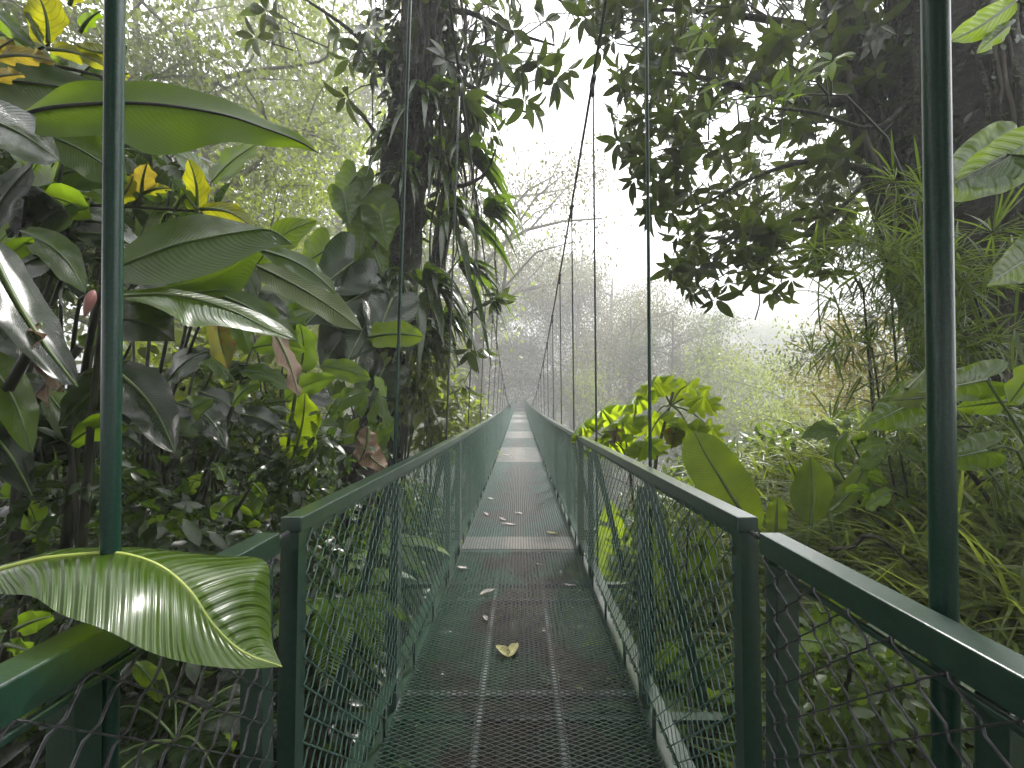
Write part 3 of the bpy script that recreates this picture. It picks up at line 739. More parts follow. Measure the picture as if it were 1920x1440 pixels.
# aerial roots hanging in front of and beside the trunks
rr_ = np.random.default_rng(91)
for k in range(46):
    x0 = rr_.uniform(735, 905); y0_ = rr_.uniform(-60, 260); y1_ = y0_+rr_.uniform(180, 460); Yk = rr_.uniform(4.85, 5.7) if x0 > 800 else rr_.uniform(4.8, 4.95)
    cc = [P(x0+rr_.normal(0, 7)+(y0_+(y1_-y0_)*t-200)*-.05, y0_+(y1_-y0_)*t, Yk+rr_.normal(0, .03)) for t in np.linspace(0, 1, 7)]
    b = MB(); b.tube([Vector(q) for q in catmull(cc, 18)], list(np.linspace(.016, .006, 18)*rr_.uniform(.6, 1.5)), 5, cap=False); K(b.build('aerial_root', M['bark'], T1))
# moss and small leaves on the bark
def bark_leaves(parent, path, rad, n, size, mat, r, T=T_MID, name='bark_moss'):
    i = r.integers(0, len(path)-1, n); u = r.uniform(0, 1, n)[:, None]; p = path[i]*(1-u)+path[i+1]*u; a = r.uniform(0, 6.28, n)
    o = np.stack([np.cos(a), np.sin(a), np.zeros(n)], -1); fr = frames(p+o*rad*r.uniform(.9, 1.1, n)[:, None], o*.6+rand_unit(n, r)*.4+np.array([0, 0, -.5]), o+np.array([0, 0, .3]), size*r.uniform(.5, 1.4, n))
    return rel(build_scatter(name, T, fr, M[mat], parent), parent)
bark_leaves(T1, c1, .30, 700, .12, 'underd', r1)
bark_leaves(T1, c1[14:], .34, 420, .2, 'crownN', r1, T_OV, 'creeper_leaves')

# strap-leaved epiphytes on that trunk
def strap_clump(px, py, Y, label, n=14, L=.75, lean=(.5, -.5, .1), seed=0, mat='strap', w=.12, name='strap_epiphyte', group='strap-leaved epiphytes on the trunk', dz=.55):
    r = np.random.default_rng(100+seed); base = P(px, py, Y); o = thing(name, label, 'plant', base, group)
    for k in range(n):
        a = np.array(lean)+r.normal(0, .45, 3)+np.array([0, 0, dz*r.uniform(.2, 1)]); a /= np.linalg.norm(a); ln = L*r.uniform(.6, 1.15); sd = np.cross(a, [0, 0, 1.]); sd /= max(1e-6, np.linalg.norm(sd))
        g = r.uniform(.55, 1.25); mid = []; 
        for i in range(9):
            t = i/8; mid.append(a*ln*t*(1-.18*t*g)+np.array([0, 0, -g*ln*t*t*.9])+sd*r.normal(0, .004))
        Lc, Rc = [], []
        for i, q in enumerate(mid):
            hw = ln*w*.62*prof(i/8, 'strap')+.001; tw = sd*math.cos(.3)+np.array([0, 0, .25]); Lc.append(Vector(q+tw*hw)); Rc.append(Vector(q-tw*hw*.9))
        loft('leaf', Lc, [Vector(q) for q in mid], Rc, M[mat], o, n=14, m=2, bulge=.25, rib=None, seed=k)
    return o
for i, (px, py, Y, lb, n, L, ln) in enumerate([
  (800, 545, 5.0, 'dark strap-leaved epiphyte drooping at the middle of the trunk', 18, .95, (.7, -.5, .1)),
  (840, 410, 5.1, 'strap-leaved epiphyte arching right at mid height of the trunk', 16, .95, (.9, -.3, .2)),
  (880, 300, 5.0, 'strap-leaved epiphyte with long leaves hanging over the left cable', 13, .85, (.8, -.2, .2)),
  (790, 640, 5.0, 'strap-leaved epiphyte hanging lowest on the right of the trunk', 16, .8, (.6, -.6, 0)),
  (765, 330, 4.95, 'strap-leaved epiphyte on the front of the trunk below the crown', 12, .6, (.1, -.8, .1)),
  (800, 190, 5.05, 'strap-leaved epiphyte high on the trunk under the crown', 14, .7, (.3, -.7, .1)),
  (735, 120, 5.0, 'strap-leaved epiphyte at the top left of the trunk', 12, .6, (-.5, -.6, .2)),
  (740, 250, 4.95, 'brownish strap-leaved epiphyte on the left of the upper trunk', 11, .55, (-.6, -.6, 0)),
  (860, 500, 5.3, 'strap-leaved epiphyte reaching right behind the second hanger', 14, .85, (.9, -.1, .1)),
  (775, 720, 5.1, 'strap-leaved epiphyte near the foot of the trunk', 12, .6, (.4, -.7, 0)),
  (865, 210, 5.2, 'strap-leaved epiphyte between the trunk and the left cable top', 14, .75, (.7, -.4, .1)),
  (905, 400, 5.1, 'strap-leaved epiphyte with the outermost hanging leaves over the walkway', 12, .8, (1, -.2, .3)),
  (820, 300, 5.2, 'strap-leaved epiphyte filling the fork of the two stems', 15, .7, (.4, -.7, 0)),
  (830, 600, 5.3, 'strap-leaved epiphyte half hidden behind the second left hanger', 15, .75, (.8, -.3, 0)),
  (745, 520, 4.9, 'strap-leaved epiphyte on the dark front of the trunk above the fan leaves', 12, .6, (.1, -.9, -.1))]):
    strap_clump(px, py, Y, lb, int(n*1.5), L*1.05, ln, i, mat='strap')
# hanging roots and vines
rv = np.random.default_rng(77)
for i, (x, y0, y1, Y, lb) in enumerate([(893, -60, 700, 5.0, 'thin vine hanging beside the left cable'), (820, -60, 560, 5.1, 'thin vine hanging down the right side of the trunk'), (700, -60, 420, 5.0, 'thin vine hanging left of the trunk'),
                                  (930, 240, 640, 5.2, 'thin vine hanging from the strap leaves over the walkway edge'), (1420, 330, 600, 4.6, 'thin vine hanging from the right crown'), (1540, 200, 620, 4.4, 'thin vine hanging in front of the leaning right trunk')]):
    c = [P(x+rv.normal(0, 5), y0+(y1-y0)*t, Y+rv.normal(0, .02)) for t in np.linspace(0, 1, 9)]
    o = thing('hanging_vine', lb, 'vine', c[-1]); b = MB(); b.tube([q-c[-1] for q in [Vector(v) for v in catmull(c, 30)]], .008, 5); b.build('stem', M['stem'], o)

# ------------------------------------------------------------------ climbing plants left of that trunk
def plant(name, label, base, cat='plant', group=None): return thing(name, label, cat, P(*base), group)
def put(pl, o): return rel(o, pl)
p = plant('climbing_aroid', 'climbing plant with holed and heart-shaped leaves left of the trunk', (690, 640, 4.7))
for a in [((615, 466), (560, 500), 42, 4.5, 4.4), ((665, 455), (650, 510), 34, 4.6, 4.5), ((700, 350), (640, 420), 40, 4.7, 4.6), ((690, 405), (672, 480), 40, 4.6, 4.5), ((712, 395), (725, 470), 36, 4.5, 4.45), ((668, 330), (628, 380), 34, 4.7, 4.65), ((700, 470), (720, 520), 30, 4.5, 4.4), ((645, 360), (655, 425), 30, 4.6, 4.5)]:
    put(p, heart2(p, a[0], a[1], a[2], a[3], a[4], 'philo'))
put(p, stemtube(p, [(700, 640, 4.8), (690, 520, 4.8), (680, 400, 4.8), (690, 320, 4.8)], .02, .01, 'stem'))
for q in [(615, 466), (665, 455), (700, 350), (690, 405), (668, 330)]: put(p, stemtube(p, [(690, q[1]+40, 4.8), ((q[0]+690)/2, q[1]+12, 4.7), (q[0], q[1], 4.6)], .008, .005, 'gstem', 'petiole', 5, 6))
p = plant('fan_leaf_climber', 'cluster of huge dark shiny fan leaves beneath the trunk climber', (690, 700, 4.3))
for a in [((665, 490), (590, 545), 60, 4.2, 4.0), ((640, 545), (570, 610), 62, 4.1, 3.9), ((700, 540), (610, 590), 60, 4.2, 4.0), ((700, 580), (650, 680), 62, 4.1, 3.9), ((735, 560), (700, 650), 52, 4.2, 4.1), ((650, 620), (600, 690), 50, 4.0, 3.9), ((720, 690), (680, 770), 48, 4.1, 4.0)]:
    put(p, heart2(p, a[0], a[1], a[2], a[3]+.1, a[4]-.45, 'dark', dl=-.05, dr=-.05, bulge=.2))
put(p, stemtube(p, [(690, 760, 4.4), (700, 640, 4.4), (680, 500, 4.4)], .025, .015, 'stem'))
p = plant('broad_leaf_sprout', 'single bright notched leaf crossing in front of the trunk base', (690, 760, 3.9))
put(p, leaf2(p, (690, 632), (795, 632), 24, 3.6, 3.5, 'lime', bend=6, shape='banana'))
put(p, stemtube(p, [(690, 760, 3.9), (665, 690, 3.7), (690, 632, 3.6)], .01, .006, 'gstem'))
p = plant('drooping_shrub', 'shrub with drooping lime-edged leaves before the trunk foot', (700, 900, 3.4))
rs = np.random.default_rng(8)
for k in range(26):
    x, y = rs.uniform(620, 740), rs.uniform(690, 830); Y = rs.uniform(3.2, 3.9); dx = rs.uniform(-30, 35)
    put(p, leaf2(p, (x, y), (x+dx, y+rs.uniform(38, 70)), rs.uniform(8, 13), Y, Y-.08, rs.choice(['philo', 'helio', 'lime'], p=[.5, .35, .15]), bend=rs.uniform(-8, 8), rib=None, n=12))
for q in ((640, 700), (690, 690), (720, 720)): put(p, stemtube(p, [(700, 900, 3.5), ((q[0]+700)/2, 800, 3.5), (q[0], q[1], 3.5)], .012, .005))
p = plant('dead_leaf_stump', 'brown dead leaf curling on a dark stump behind the left handrail', (700, 960, 3.2), 'stump')
b = MB(); cs = catmull([P(668, 1010, 3.3), P(670, 900, 3.3), P(672, 835, 3.3)], 8); b.tube([Vector(x) for x in cs], [.17, .16, .15, .15, .145, .15, .15, .13], 12); put(p, b.build('stump', M['bark'], p))
put(p, leaf2(p, (675, 820), (725, 880), 26, 3.1, 3.0, 'dry', bend=-8, shape='ovate', wavy=.01)); put(p, leaf2(p, (690, 800), (672, 868), 18, 3.05, 3.0, 'dry', bend=6, shape='ovate', wavy=.012))

# lime bushes behind, right of the trunk
def shrub(name, label, poly, Y0, Y1, n, leaf, mat, base, r, T=T_OV, lean=(0, -.3, -.1), stems=5, limit=0, cat='shrub', group=None):
    o = thing(name, label, cat, P(*base), group)
    pos = np.repeat(sample_poly(poly, n//7, Y0, Y1, r), 7, axis=0); c = pos.copy(); pos = pos+r.normal(size=pos.shape)*leaf*.55
    d = unit(pos-c)+np.array(lean)+rand_unit(len(pos), r)*.35; up = rand_unit(len(pos), r)*.5+np.array([0, -.2, 1])
    fr = frames(pos, d, up, leaf*r.uniform(.6, 1.3, len(pos)))
    if limit:
        sc = -np.linalg.norm(fr[:, :, 1], axis=1)/pos[:, 1]; od = np.argsort(sc); mes = leaf_meshes(T_OBH if T is T_OB else T, mat, 4, r); off = Matrix.Translation(-Vector(o.location))
        for i, q in enumerate(od[:limit]): share('leaf', mes[i % 4], o, off @ mat4(fr[q]))
        fr = fr[od[limit:]]
    if len(fr): rel(build_scatter('foliage', T, fr, M[mat if not limit else mat], o), o)
    bs = np.array(P(*base))
    for k in range(stems):
        t = c[r.integers(0, len(c))]; m_ = (bs+t)/2+r.normal(0, .05, 3); b = MB(); b.tube([Vector(x) for x in catmull([bs+r.normal(0, .05, 3), m_, t], 8)], list(np.linspace(.016, .004, 8)), 5); rel(b.build('stem', M['stem'], o), o)
    return o
rb = np.random.default_rng(15)
shrub('lime_bush', 'sunlit lime bush right of the trunk above the left mesh', [(775, 700), (830, 660), (870, 760), (880, 830), (800, 850), (760, 800)], 5.6, 6.6, 700, .19, 'crownB', (800, 1050, 6.2), rb)
shrub('lime_bush', 'brightest lime bush low beside the far left mesh', [(820, 790), (860, 740), (930, 770), (950, 800), (900, 850), (820, 870)], 8.5, 10.5, 900, .22, 'crownB', (870, 1000, 9.5), rb)
shrub('lime_bush', 'lime creeper leaves hanging over the lower trunk', [(720, 640), (800, 600), (840, 680), (800, 760), (730, 760)], 4.7, 5.1, 330, .16, 'crownB', (750, 940, 5.0), rb, lean=(0, -.4, -.6))

# ------------------------------------------------------------------ left foreground leaves
HL = loft
def q3(l): return [P(*p) for p in l]
p = plant('ginger_plant', 'plant whose big glossy ribbed leaf hangs over the left entry railing', (-150, 1500, .62))
put(p, loft('leaf',
  q3([(-60, 1078, .60), (70, 1044, .62), (150, 1030, .66), (300, 1038, .73), (420, 1042, .775), (497, 1052, .79), (507, 1120, .765), (510, 1200, .72), (529, 1250, .68)]),
  q3([(-60, 1086, .57), (60, 1052, .58), (140, 1041, .60), (225, 1038, .62), (300, 1062, .63), (355, 1108, .635), (400, 1172, .64), (455, 1222, .655), (529, 1250, .68)]),
  q3([(-60, 1095, .552), (0, 1113, .53), (60, 1118, .52), (115, 1152, .51), (200, 1182, .51), (280, 1222, .525), (360, 1244, .555), (450, 1254, .61), (529, 1250, .68)]),
  M['hero'], p, n=72, m=9, bulge=-.14, corr=0, nc=24, rib=M['rib'], ribr=(.0042, .0012)))
put(p, stemtube(p, [(-150, 1500, .62), (-140, 1200, .58), (-60, 1086, .56)], .008, .0045, 'gstem', 'petiole'))
p = plant('banana_plant', 'plant carrying the long backlit leaf behind the left green pole', (-60, 1050, 1.0))
put(p, loft('leaf',
  q3([(15, 226, 1.12), (110, 165, 1.17), (215, 152, 1.22), (290, 151, 1.26), (400, 180, 1.31), (490, 218, 1.34), (560, 252, 1.35), (597, 287, 1.35)]),
  q3([(15, 232, 1.10), (80, 206, 1.12), (190, 195, 1.15), (300, 197, 1.2), (420, 216, 1.25), (500, 242, 1.3), (560, 265, 1.33), (597, 287, 1.35)]),
  q3([(15, 240, 1.06), (70, 250, 1.06), (150, 258, 1.08), (215, 262, 1.1), (280, 287, 1.12), (335, 287, 1.16), (400, 272, 1.2), (480, 270, 1.27), (545, 277, 1.32), (597, 287, 1.35)]),
  leaf_mat('backlit_broad_leaf', (.045, .095, .008), (.34, .55, .010), .34, .68, veins=46, slant=9, bump=.2, var=.15, dist=.002, blemish=(55, .70, (.45, .5, .12))), p, n=50, m=6, bulge=.06, rib=M['stem'], ribr=(.008, .002), wavy=.004))
put(p, stemtube(p, [(-60, 1050, 1.0), (-60, 600, 1.02), (-20, 290, 1.06), (15, 232, 1.1)], .022, .008, 'stem', 'petiole'))
put(p, loft('leaf',
  q3([(-40, 120, 1.35), (40, 105, 1.4), (120, 130, 1.42), (190, 160, 1.42), (240, 200, 1.40)]), q3([(-40, 150, 1.3), (40, 155, 1.33), (120, 165, 1.36), (180, 180, 1.38), (240, 200, 1.40)]),
  q3([(-40, 190, 1.22), (30, 205, 1.22), (110, 208, 1.25), (180, 205, 1.32), (240, 200, 1.40)]), M['helio'], p, n=30, m=4, bulge=.08, rib=M['stem'], ribr=(.008, .002)))
put(p, leaf2(p, (-60, 212), (112, 302), 44, .95, 1.05, 'dark', bend=12, shape='banana', dl=.10, dr=-.12, corr=.001))
put(p, leaf2(p, (80, 250), (240, 345), 42, 1.25, 1.3, 'helio', bend=10, shape='lance', dl=.05))
put(p, leaf2(p, (-40, 60), (66, 92), 24, 1.5, 1.4, 'helio', bend=10))

p = plant('yellow_leaf_shrub', 'shrub with yellow-green young leaves at the top left corner', (-80, 1020, 1.45))
for a in [((90, 82), (60, -30), 40, 'yellow', -10, 'ovate'), ((-30, 118), (26, 74), 22, 'amber', 4, 'ovate'), ((-15, 108), (102, 116), 18, 'amber', 8, 'lance'), ((-45, 122), (152, 172), 27, 'yellow', 14, 'lance'), ((-35, 152), (44, 140), 18, 'amber', 4, 'ovate'),
          ((88, 92), (205, 130), 17, 'yellow', 10, 'lance'), ((206, 100), (142, 84), 17, 'yellow', 4, 'ovate'), ((-25, 5), (64, 88), 17, 'helio', -4, 'lance'), ((50, 20), (84, 88), 8, 'pale', 0, 'lance'), ((215, 150), (242, 138), 12, 'yellow', 3, 'ovate'), ((95, 96), (128, 120), 14, 'philo', 2, 'ovate'),
          ((20, 60), (-30, 20), 24, 'yellow', 5, 'ovate'), ((150, 60), (190, 20), 15, 'helio', 5, 'lance'), ((130, 10), (165, -40), 18, 'yellow', 5, 'ovate')]:
    Y = 1.3+.1*((a[0][0]*7+a[0][1]) % 3); put(p, leaf2(p, a[0], a[1], a[2], Y, Y-.05, a[3], bend=a[4], shape=a[5], rib='gstem', dl=.03, dr=.02))
for q in ([(-80, 1020, 1.5), (-70, 400, 1.5), (20, 110, 1.45), (92, 84, 1.4)], [(-20, 160, 1.5), (90, 125, 1.45), (215, 150, 1.45)]): put(p, stemtube(p, q, .012, .004, 'stem'))
p = plant('yellow_leaf_sapling', 'sapling branch with yellow veined leaves right of the left pole', (-60, 1000, 1.7))
for a in [((266, 364), (276, 306), 27, 'amber', 3, 'ovate'), ((368, 398), (352, 296), 24, 'yellow', -8, 'ovate'), ((376, 392), (478, 432), 19, 'yellow', 14, 'lance'), ((214, 380), (250, 330), 19, 'yellow', -6, 'ovate'), ((270, 362), (320, 354), 10, 'yellow', 4, 'lance'), ((372, 395), (340, 350), 12, 'philo', 2, 'lance'), ((330, 392), (350, 362), 10, 'pale', 3, 'lance')]:
    put(p, leaf2(p, a[0], a[1], a[2], 1.52, 1.46, a[3], bend=a[4], shape=a[5], rib='gstem', dl=.03, dr=.02))
put(p, stemtube(p, [(-60, 1000, 1.7), (-60, 420, 1.6), (0, 372, 1.55), (120, 382, 1.55), (250, 388, 1.54), (372, 396, 1.53)], .012, .005, 'stem'))
put(p, stemtube(p, [(250, 388, 1.54), (262, 372, 1.53), (266, 364, 1.52)], .005, .003, 'stem'))

p = plant('striped_leaf_plant', 'plant with the long dark striped leaf right of the left pole', (120, 1060, 1.35))
put(p, loft('leaf', q3([(205, 505, 1.22), (240, 460, 1.28), (300, 420, 1.33), (370, 402, 1.36), (432, 412, 1.36), (490, 427, 1.34), (520, 440, 1.33), (548, 458, 1.33)]),
  q3([(205, 508, 1.2), (260, 485, 1.2), (330, 460, 1.22), (400, 444, 1.25), (460, 434, 1.28), (500, 430, 1.30), (525, 440, 1.32), (548, 458, 1.33)]),
  q3([(205, 515, 1.16), (250, 533, 1.12), (320, 532, 1.11), (390, 515, 1.14), (440, 494, 1.19), (485, 472, 1.25), (520, 462, 1.3), (548, 458, 1.33)]),
  M['helio'], p, n=46, m=6, bulge=.05, corr=.0012, nc=34, rib=M['gstem'], ribr=(.006, .0015)))
put(p, stemtube(p, [(120, 1060, 1.35), (150, 760, 1.3), (180, 580, 1.22), (205, 508, 1.2)], .016, .007, 'stem', 'petiole'))
put(p, loft('leaf', q3([(220, 548, 1.3), (330, 532, 1.36), (430, 500, 1.42), (478, 470, 1.45), (478, 500, 1.45), (452, 545, 1.42), (430, 545, 1.4)]), q3([(220, 550, 1.3), (300, 545, 1.33), (360, 548, 1.36), (400, 545, 1.38), (420, 545, 1.39), (428, 545, 1.4), (430, 545, 1.4)]),
  q3([(220, 553, 1.28), (300, 560, 1.3), (360, 566, 1.33), (400, 562, 1.36), (420, 556, 1.38), (428, 550, 1.39), (430, 546, 1.4)]), M['helio'], p, n=30, m=4, rib=M['gstem'], ribr=(.005, .002)))
put(p, loft('leaf', q3([(222, 552, 1.1), (300, 540, 1.16), (380, 552, 1.22), (470, 580, 1.3), (530, 610, 1.36), (560, 640, 1.4)]), q3([(222, 556, 1.08), (300, 552, 1.1), (370, 562, 1.14), (440, 585, 1.2), (500, 615, 1.28), (560, 640, 1.4)]),
  q3([(222, 560, 1.05), (280, 572, 1.03), (330, 596, 1.03), (352, 612, 1.06), (420, 612, 1.15), (500, 628, 1.26), (560, 640, 1.4)]), M['hero'], p, n=40, m=5, corr=.002, nc=22, rib=M['gstem'], ribr=(.005, .0015)))
put(p, leaf2(p, (408, 568), (428, 692), 24, 1.3, 1.28, 'tatty', bend=-6, shape='banana', dl=.02, dr=.06)); put(p, leaf2(p, (500, 600), (560, 745), 17, 1.45, 1.4, 'dry', bend=8, shape='lance', dl=.05, wavy=.008))
put(p, leaf2(p, (485, 468), (630, 550), 20, 1.6, 1.55, 'helio', bend=14, shape='lance', dl=.05)); put(p, leaf2(p, (480, 498), (680, 620), 27, 1.9, 1.8, 'pale', bend=8, shape='banana', dl=.05, dr=-.05, corr=.001))
put(p, leaf2(p, (390, 545), (560, 640), 26, 1.7, 1.7, 'helio', bend=10))
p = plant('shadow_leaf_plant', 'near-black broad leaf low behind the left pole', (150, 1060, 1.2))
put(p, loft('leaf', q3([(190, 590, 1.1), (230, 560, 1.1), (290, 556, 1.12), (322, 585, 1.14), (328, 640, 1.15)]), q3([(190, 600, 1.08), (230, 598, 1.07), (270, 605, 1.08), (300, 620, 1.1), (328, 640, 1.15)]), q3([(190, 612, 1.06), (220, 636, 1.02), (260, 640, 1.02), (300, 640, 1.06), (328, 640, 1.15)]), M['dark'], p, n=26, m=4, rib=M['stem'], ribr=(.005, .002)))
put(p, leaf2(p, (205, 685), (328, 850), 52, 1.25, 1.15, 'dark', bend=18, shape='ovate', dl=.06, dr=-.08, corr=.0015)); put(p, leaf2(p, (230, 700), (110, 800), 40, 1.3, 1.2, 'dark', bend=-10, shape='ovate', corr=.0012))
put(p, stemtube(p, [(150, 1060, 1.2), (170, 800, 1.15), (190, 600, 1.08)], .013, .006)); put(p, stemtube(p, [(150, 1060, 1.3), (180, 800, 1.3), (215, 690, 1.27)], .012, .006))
p = plant('ribbed_cane_plant', 'cane plant with pale-ribbed drooping leaf and dry brown sheath at far left', (-20, 1100, 1.0))
put(p, leaf2(p, (-30, 440), (145, 725), 50, .95, .92, 'dark', bend=-14, shape='lance', dl=.06, dr=-.06, rib='pale_rib' if 'pale_rib' in M else 'gstem', corr=.0015, ribr=(.007, .003)))
put(p, leaf2(p, (68, 600), (92, 765), 17, .96, .96, 'dry', bend=5, shape='strap', wavy=.012)); put(p, leaf2(p, (75, 605), (120, 735), 13, .95, .95, 'dry', bend=-6, shape='strap', wavy=.012))
put(p, leaf2(p, (-60, 560), (70, 680), 40, 1.05, 1.0, 'dark', bend=6, shape='lance', corr=.0014)); put(p, leaf2(p, (-60, 640), (60, 850), 45, 1.0, 1.0, 'helio', bend=20, shape='lance', corr=.0012)); put(p, leaf2(p, (-50, 780), (60, 930), 40, 1.1, 1.0, 'dark', bend=12, corr=.0012))
for q in ([(-60, 860, 1.05), (20, 720, 1.0), (78, 612, .97)], [(-60, 960, 1.1), (60, 760, 1.1), (150, 650, 1.1)], [(20, 1080, 1.15), (32, 900, 1.15), (40, 780, 1.15)]): put(p, stemtube(p, q, .014, .009, 'stem', 'cane'))
p = plant('pink_bud_plant', 'stem with a hanging pink flower bud beside the left pole', (150, 1060, 1.3), 'plant')
M['pink'] = plain('pink_bud', (.45, .20, .19), .4, 0, (.55, .3, .27), 10)
b = MB(); cs = catmull([P(176, 545, 1.1), P(170, 560, 1.1), P(163, 580, 1.1), P(158, 594, 1.1)], 8); b.tube([Vector(x) for x in cs], [.004, .009, .0115, .0115, .010, .008, .005, .0015], 10); put(p, b.build('flower_bud', M['pink'], p))
put(p, stemtube(p, [(150, 1060, 1.3), (130, 760, 1.25), (150, 560, 1.15), (176, 545, 1.1)], .009, .004))
p = plant('lime_paddle_plant', 'lime paddle leaf glowing in the gap before the trunk', (520, 1000, 2.3))
put(p, leaf2(p, (548, 862), (572, 736), 33, 2.2, 2.2, 'lime', bend=-6, shape='banana', dl=.03)); put(p, stemtube(p, [(520, 1000, 2.3), (530, 920, 2.25), (548, 862, 2.2)], .012, .008, 'gstem', 'petiole'))
put(p, leaf2(p, (560, 702), (562, 606), 26, 2.1, 2.15, 'helio', bend=-8, shape='banana', dr=-.1, corr=.0015)); put(p, stemtube(p, [(520, 1000, 2.3), (545, 800, 2.2), (560, 702, 2.1)], .012, .008, 'gstem', 'petiole'))

# more plants filling the left bank; every leaf its own mesh
def py_ok(y, Y): return EYE-(y-HY)*Y/F < 2.0 and Y < 6
def leafy(name, label, base, n, spots, Yr, size, mats, r, shape='lance', ang=(-60, 60), hw=(.16, .24)):
    p = plant(name, label, base)
    for k in range(n):
        x, y = r.uniform(spots[0], spots[1]), r.uniform(spots[2], spots[3]); Y = r.uniform(*Yr)
        while abs((x-CX)*Y/F) < .92 and py_ok(y, Y): Y *= 1.08
        L = r.uniform(*size); a = math.radians(r.uniform(*ang)); s = r.choice([-1, 1], p=[.35, .65])
        tx, ty = x+s*L*math.cos(a), y+L*math.sin(a); mg = .2*L*Y/F*r.uniform(.3, 2.2)*s*r.choice([1, -1], p=[.78, .22])
        put(p, leaf2(p, (x, y), (tx, ty), L*r.uniform(*hw), Y, Y-r.uniform(-.05, .15), r.choice(mats), bend=L*r.uniform(.04, .16)*s, shape=shape, dl=mg, dr=-mg*r.uniform(.6, 1.2), n=18, ribr=(.004, .001)))
        if k % 2 == 0: put(p, stemtube(p, [base, ((base[0]+x)/2+r.normal(0, 12), (base[1]+y)/2, (base[2]+Y)/2), (x, y, Y)], .012, .005, 'stem', 'stem', 6, 8))
    return p
rl = np.random.default_rng(41)
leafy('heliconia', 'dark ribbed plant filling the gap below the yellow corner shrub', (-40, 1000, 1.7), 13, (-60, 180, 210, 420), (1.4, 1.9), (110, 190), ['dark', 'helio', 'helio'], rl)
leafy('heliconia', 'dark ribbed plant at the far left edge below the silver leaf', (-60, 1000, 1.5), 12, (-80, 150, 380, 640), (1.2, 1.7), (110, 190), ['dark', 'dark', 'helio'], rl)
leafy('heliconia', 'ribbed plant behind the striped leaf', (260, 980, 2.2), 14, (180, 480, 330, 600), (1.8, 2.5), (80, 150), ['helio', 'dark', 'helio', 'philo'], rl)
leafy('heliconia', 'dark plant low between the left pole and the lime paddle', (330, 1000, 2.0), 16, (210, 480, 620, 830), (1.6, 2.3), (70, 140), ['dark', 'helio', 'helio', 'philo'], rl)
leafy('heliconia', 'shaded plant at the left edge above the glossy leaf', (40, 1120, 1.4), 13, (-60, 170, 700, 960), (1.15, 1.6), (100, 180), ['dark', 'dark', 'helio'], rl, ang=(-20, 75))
leafy('heliconia', 'half-lit plant before the fan leaves', (560, 980, 2.9), 14, (450, 640, 560, 800), (2.4, 3.0), (60, 110), ['philo', 'helio', 'dark', 'helio'], rl)
leafy('seedling', 'small leafy plant low behind the left entry railing', (330, 1110, 1.6), 16, (220, 520, 860, 1010), (1.4, 2.1), (40, 80), ['philo', 'helio', 'dark'], rl, shape='ovate', hw=(.2, .3))
leafy('seedling', 'shaded leaves behind the left entry mesh', (200, 1500, .95), 14, (20, 520, 1230, 1420), (.75, 1.1), (50, 90), ['philo', 'helio', 'dark', 'dark'], rl, shape='ovate', hw=(.2, .3), ang=(20, 80))
leafy('seedling', 'leaves below the glossy hanging leaf at the left edge', (0, 1330, .8), 5, (-20, 60, 1130, 1250), (.7, .8), (60, 110), ['philo', 'helio'], rl, shape='ovate', hw=(.2, .3))
rq = np.random.default_rng(51)
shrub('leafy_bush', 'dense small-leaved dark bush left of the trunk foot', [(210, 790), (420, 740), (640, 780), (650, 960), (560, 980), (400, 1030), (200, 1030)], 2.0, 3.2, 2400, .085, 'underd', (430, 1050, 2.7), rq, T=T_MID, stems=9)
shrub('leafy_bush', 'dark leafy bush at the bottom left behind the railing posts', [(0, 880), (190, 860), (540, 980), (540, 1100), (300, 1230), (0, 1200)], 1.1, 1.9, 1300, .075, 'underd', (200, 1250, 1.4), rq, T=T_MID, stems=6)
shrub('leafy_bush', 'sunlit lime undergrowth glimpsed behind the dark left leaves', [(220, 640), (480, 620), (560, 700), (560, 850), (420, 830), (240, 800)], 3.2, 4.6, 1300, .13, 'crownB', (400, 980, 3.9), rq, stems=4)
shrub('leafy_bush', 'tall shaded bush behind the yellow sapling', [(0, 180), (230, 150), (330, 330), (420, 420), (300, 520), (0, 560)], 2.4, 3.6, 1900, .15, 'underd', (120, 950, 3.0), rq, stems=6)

# ------------------------------------------------------------------ right: big dark tree
T2 = thing('leaning_tree', 'big dark tree with several leaning trunks filling the upper right', 'tree', P(1830, 1000, 3.9))
def K2(o): return rel(o, T2)
paths = [([(1835, 1060, 3.9), (1850, 800, 3.9), (1860, 560, 3.9), (1855, 300, 3.95), (1830, 60, 4.0), (1815, -260, 4.1)], [.34, .31, .30, .30, .30, .28]),
         ([(1800, 960, 4.1), (1770, 700, 4.2), (1745, 560, 4.25), (1722, 380, 4.3), (1712, 180, 4.3), (1700, -240, 4.4)], [.22, .22, .21, .21, .20, .18]),
         ([(1790, 900, 4.3), (1735, 640, 4.4), (1690, 490, 4.45), (1645, 330, 4.5), (1605, 170, 4.5), (1560, -40, 4.6), (1530, -260, 4.7)], [.18, .15, .14, .14, .13, .13, .11]),
         ([(1890, 800, 4.2), (1915, 500, 4.2), (1890, 250, 4.3), (1900, -100, 4.4)], [.11, .09, .09, .08])]
cp = []
for i, (pp, rr) in enumerate(paths):
    o, c = tube_path(T2, 'trunk', pp, rr, 'moss' if i != 0 else 'bark', seed=20+i, knob=.15); K2(o); cp.append(c)
